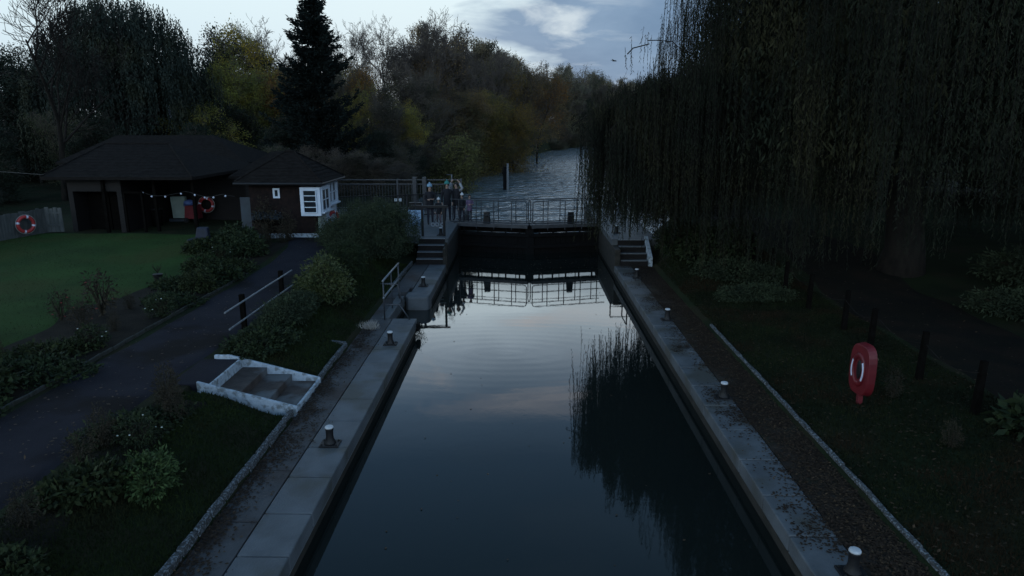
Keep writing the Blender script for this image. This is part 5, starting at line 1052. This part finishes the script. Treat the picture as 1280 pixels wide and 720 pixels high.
# right bank undergrowth
for i, (x, y, p, s) in enumerate([(6.9, 21.6, LOW, 1.2), (6.4, 23.3, S1, 1.6), (7.0, 19.6, LOW, .9), (5.9, 24.8, S1, 1.5), (7.4, 24.0, S1, 1.6), (8.6, 9.5, S1, 1.3), (9.2, 10.4, S2, 1.5), (9.9, 8.8, S1, 1.6), (10.8, 10.1, S1, 1.7), (8.9, 7.6, S1, 1.4), (7.1, 12.3, S3, .6), (6.9, 10.2, S3, .5), (14, 14, S1, 2), (15.5, 16.5, LOW, 1.8), (13.4, 17.2, LOW, 1.4), (16.5, 20, LOW, 2.2), (15, 11, S1, 2.2), (12.8, 9.2, S1, 1.8)]):
    put_s(p, x, y, s, ['dark mound left of the third farthest wooden post', 'leafy shrub below the willow fringe near the right far steps', 'dark low mound in the grass left of the fourth farthest post', 'leafy shrub beside the white flank of the right far steps', 'leafy shrub at the farthest wooden post', 'leafy shrub right of the path at the right edge of view', 'leafy mound behind the shrub at the right edge',
        'large shrub at the lower right edge of view', 'large shrub behind the lower right one', 'shrub nearest the bottom right corner', 'brown stalky plant behind the red lifebuoy housing', 'brown stalky plant in front of the red lifebuoy housing', 'big leafy shrub across the path at the right edge', 'dark mound beyond the path under the willow', 'dark mound beside the willow trunk',
        'largest dark mound, right of the willow trunk', 'tall leafy shrub far right beyond the path', 'leafy shrub across the path from the nearest post'][i], 'right bank shrubs')

# grass tuft in the paving gap by the handrail
rs = np.random.RandomState(9); n = 260; P = np.stack([rs.normal(-3.95, .10, n), rs.normal(16.95, .07, n), np.full(n, 0.0)], 1); D = rs.normal(0, .5, (n, 3)); D[:, 2] = 1
tag(np_mesh('grass_tuft', leaves(P, D, rs.uniform(.1, .28, n), .012, rs), 4, M['rope']), 'pale dry tuft of grass in the paving by the handrail', 'grass tuft')

# ------------------------------------------------------------------ grass blades and fallen leaves
def blades(name, x0, x1, y0, y1, n, h, rs, m_, ok=None):
    X = rs.uniform(x0, x1, n); Y = y0 + (y1 - y0) * rs.uniform(0, 1, n) ** 1.4
    if ok is not None: k = ok(X, Y); X = X[k]; Y = Y[k]
    n = len(X); P = np.stack([X, Y, terrain(X, Y) - .01], 1); D = rs.normal(0, .45, (n, 3)); D[:, 2] = 1; D /= np.linalg.norm(D, axis=1, keepdims=True)
    S = np.cross(D, rs.normal(size=(n, 3))); S /= np.linalg.norm(S, axis=1, keepdims=True); hh = (h * rs.uniform(.5, 1.4, n))[:, None]; w = .006 + Y[:, None] * .0003
    V = np.empty((n, 3, 3)); V[:, 0] = P - S * w; V[:, 1] = P + S * w; V[:, 2] = P + D * hh
    return tag(np_mesh(name, V.reshape(-1, 3), 3, m_), kind='stuff')
def litter_drift(side=1, cn=1500):
    rs = np.random.RandomState(77); P = []
    for c in range(cn):
        y = 5.5 + 19.5 * rs.uniform() ** 1.1; x = 4.9 - abs(rs.normal(0, .52 + .18 * math.sin(y * 1.7) + .12 * math.sin(y * 4.1))) if side > 0 else -4.12 + abs(rs.normal(0, .13 + .06 * math.sin(y * 1.3))); r = rs.uniform(.03, .16); n = int(r * 200)
        P.append(np.stack([x + rs.normal(0, r, n), y + rs.normal(0, r, n), rs.uniform(.004, .02, n)], 1))
    P = np.concatenate(P); P = P[((P[:, 0] > 3.55) & (P[:, 0] < 4.88)) | ((P[:, 0] < -3.2) & (P[:, 0] > -4.12) & (P[:, 1] < 17.5))]; n = len(P); D = rs.normal(size=(n, 3)); D[:, 2] = rs.normal(0, .15, n); D /= np.linalg.norm(D, axis=1, keepdims=True)
    S = np.cross(D, np.array([0, 0, 1.0])); L_ = (.045 * rs.uniform(.5, 1.4, n))[:, None]; V = np.empty((n, 4, 3)); V[:, 0] = P; V[:, 1] = P + D * L_ * .5 + S * L_ * .32; V[:, 2] = P + D * L_; V[:, 3] = P + D * L_ * .5 - S * L_ * .32
    tag(np_mesh('leaf_drift', V.reshape(-1, 3), 4, M['fallendark']), kind='stuff')
rs = np.random.RandomState(31)
off_steps = lambda X, Y: ~((Y > 11.4) & (Y < 13.4) & (X > -6.6))
blades('bank_grass', -6.35, -4.27, 5.5, 25, 90000, .06, rs, M['blade'], off_steps)
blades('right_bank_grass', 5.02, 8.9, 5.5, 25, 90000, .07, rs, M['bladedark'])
blades('lawn_grass', -20, -11.2, 13, 27, 60000, .05, rs, M['blade'])
def litter(name, x0, x1, y0, y1, n, rs, zf, bias=None, s=.05):
    X = rs.uniform(x0, x1, n) if bias is None else bias(n); Y = y0 + (y1 - y0) * rs.uniform(0, 1, n) ** 1.2
    P = np.stack([X, Y, zf(X, Y) + rs.uniform(.004, .02, n)], 1); D = rs.normal(size=(n, 3)); D[:, 2] = rs.normal(0, .12, n)
    D /= np.linalg.norm(D, axis=1, keepdims=True); S = np.cross(D, np.array([0, 0, 1.0])) + rs.normal(0, .1, (n, 3)); L_ = (s * rs.uniform(.5, 1.4, n))[:, None]
    V = np.empty((n, 4, 3)); V[:, 0] = P; V[:, 1] = P + D * L_ * .5 + S * L_ * .3; V[:, 2] = P + D * L_; V[:, 3] = P + D * L_ * .5 - S * L_ * .3
    return tag(np_mesh(name, V.reshape(-1, 3), 4, M['fallen']), kind='stuff')
litter('fallen_leaves', 0, 0, 5.5, 25, 9000, rs, lambda X, Y: 0 * X, lambda n: 4.9 - np.minimum(np.abs(rs.normal(0, .4, n)), 1.38), s=.042)
litter_drift(); litter_drift(-1, 520)
litter('fallen_leaves', 5.0, 12, 5.5, 26, 6000, rs, terrain, s=.06)
litter('fallen_leaves', -20, -11.3, 14, 27, 900, rs, terrain, s=.08)
litter('fallen_leaves', -8.5, -6.5, 6, 26, 420, rs, lambda X, Y: terrain(X, Y) + .03, s=.06)
litter('fallen_leaves', -4.1, -2.95, 6, 17.8, 260, rs, lambda X, Y: 0 * X, lambda n: np.clip(-4.1 + np.abs(rs.normal(0, .3, n)), -4.1, -2.95), s=.045)
litter('floating_leaves', -2.6, 3.3, 7, 29, 70, rs, lambda X, Y: 0 * X + WZ - .003, s=.05)
litter('floating_leaves', -2.6, 3.3, 25.5, 29.5, 260, rs, lambda X, Y: 0 * X + WZ - .003, s=.06)
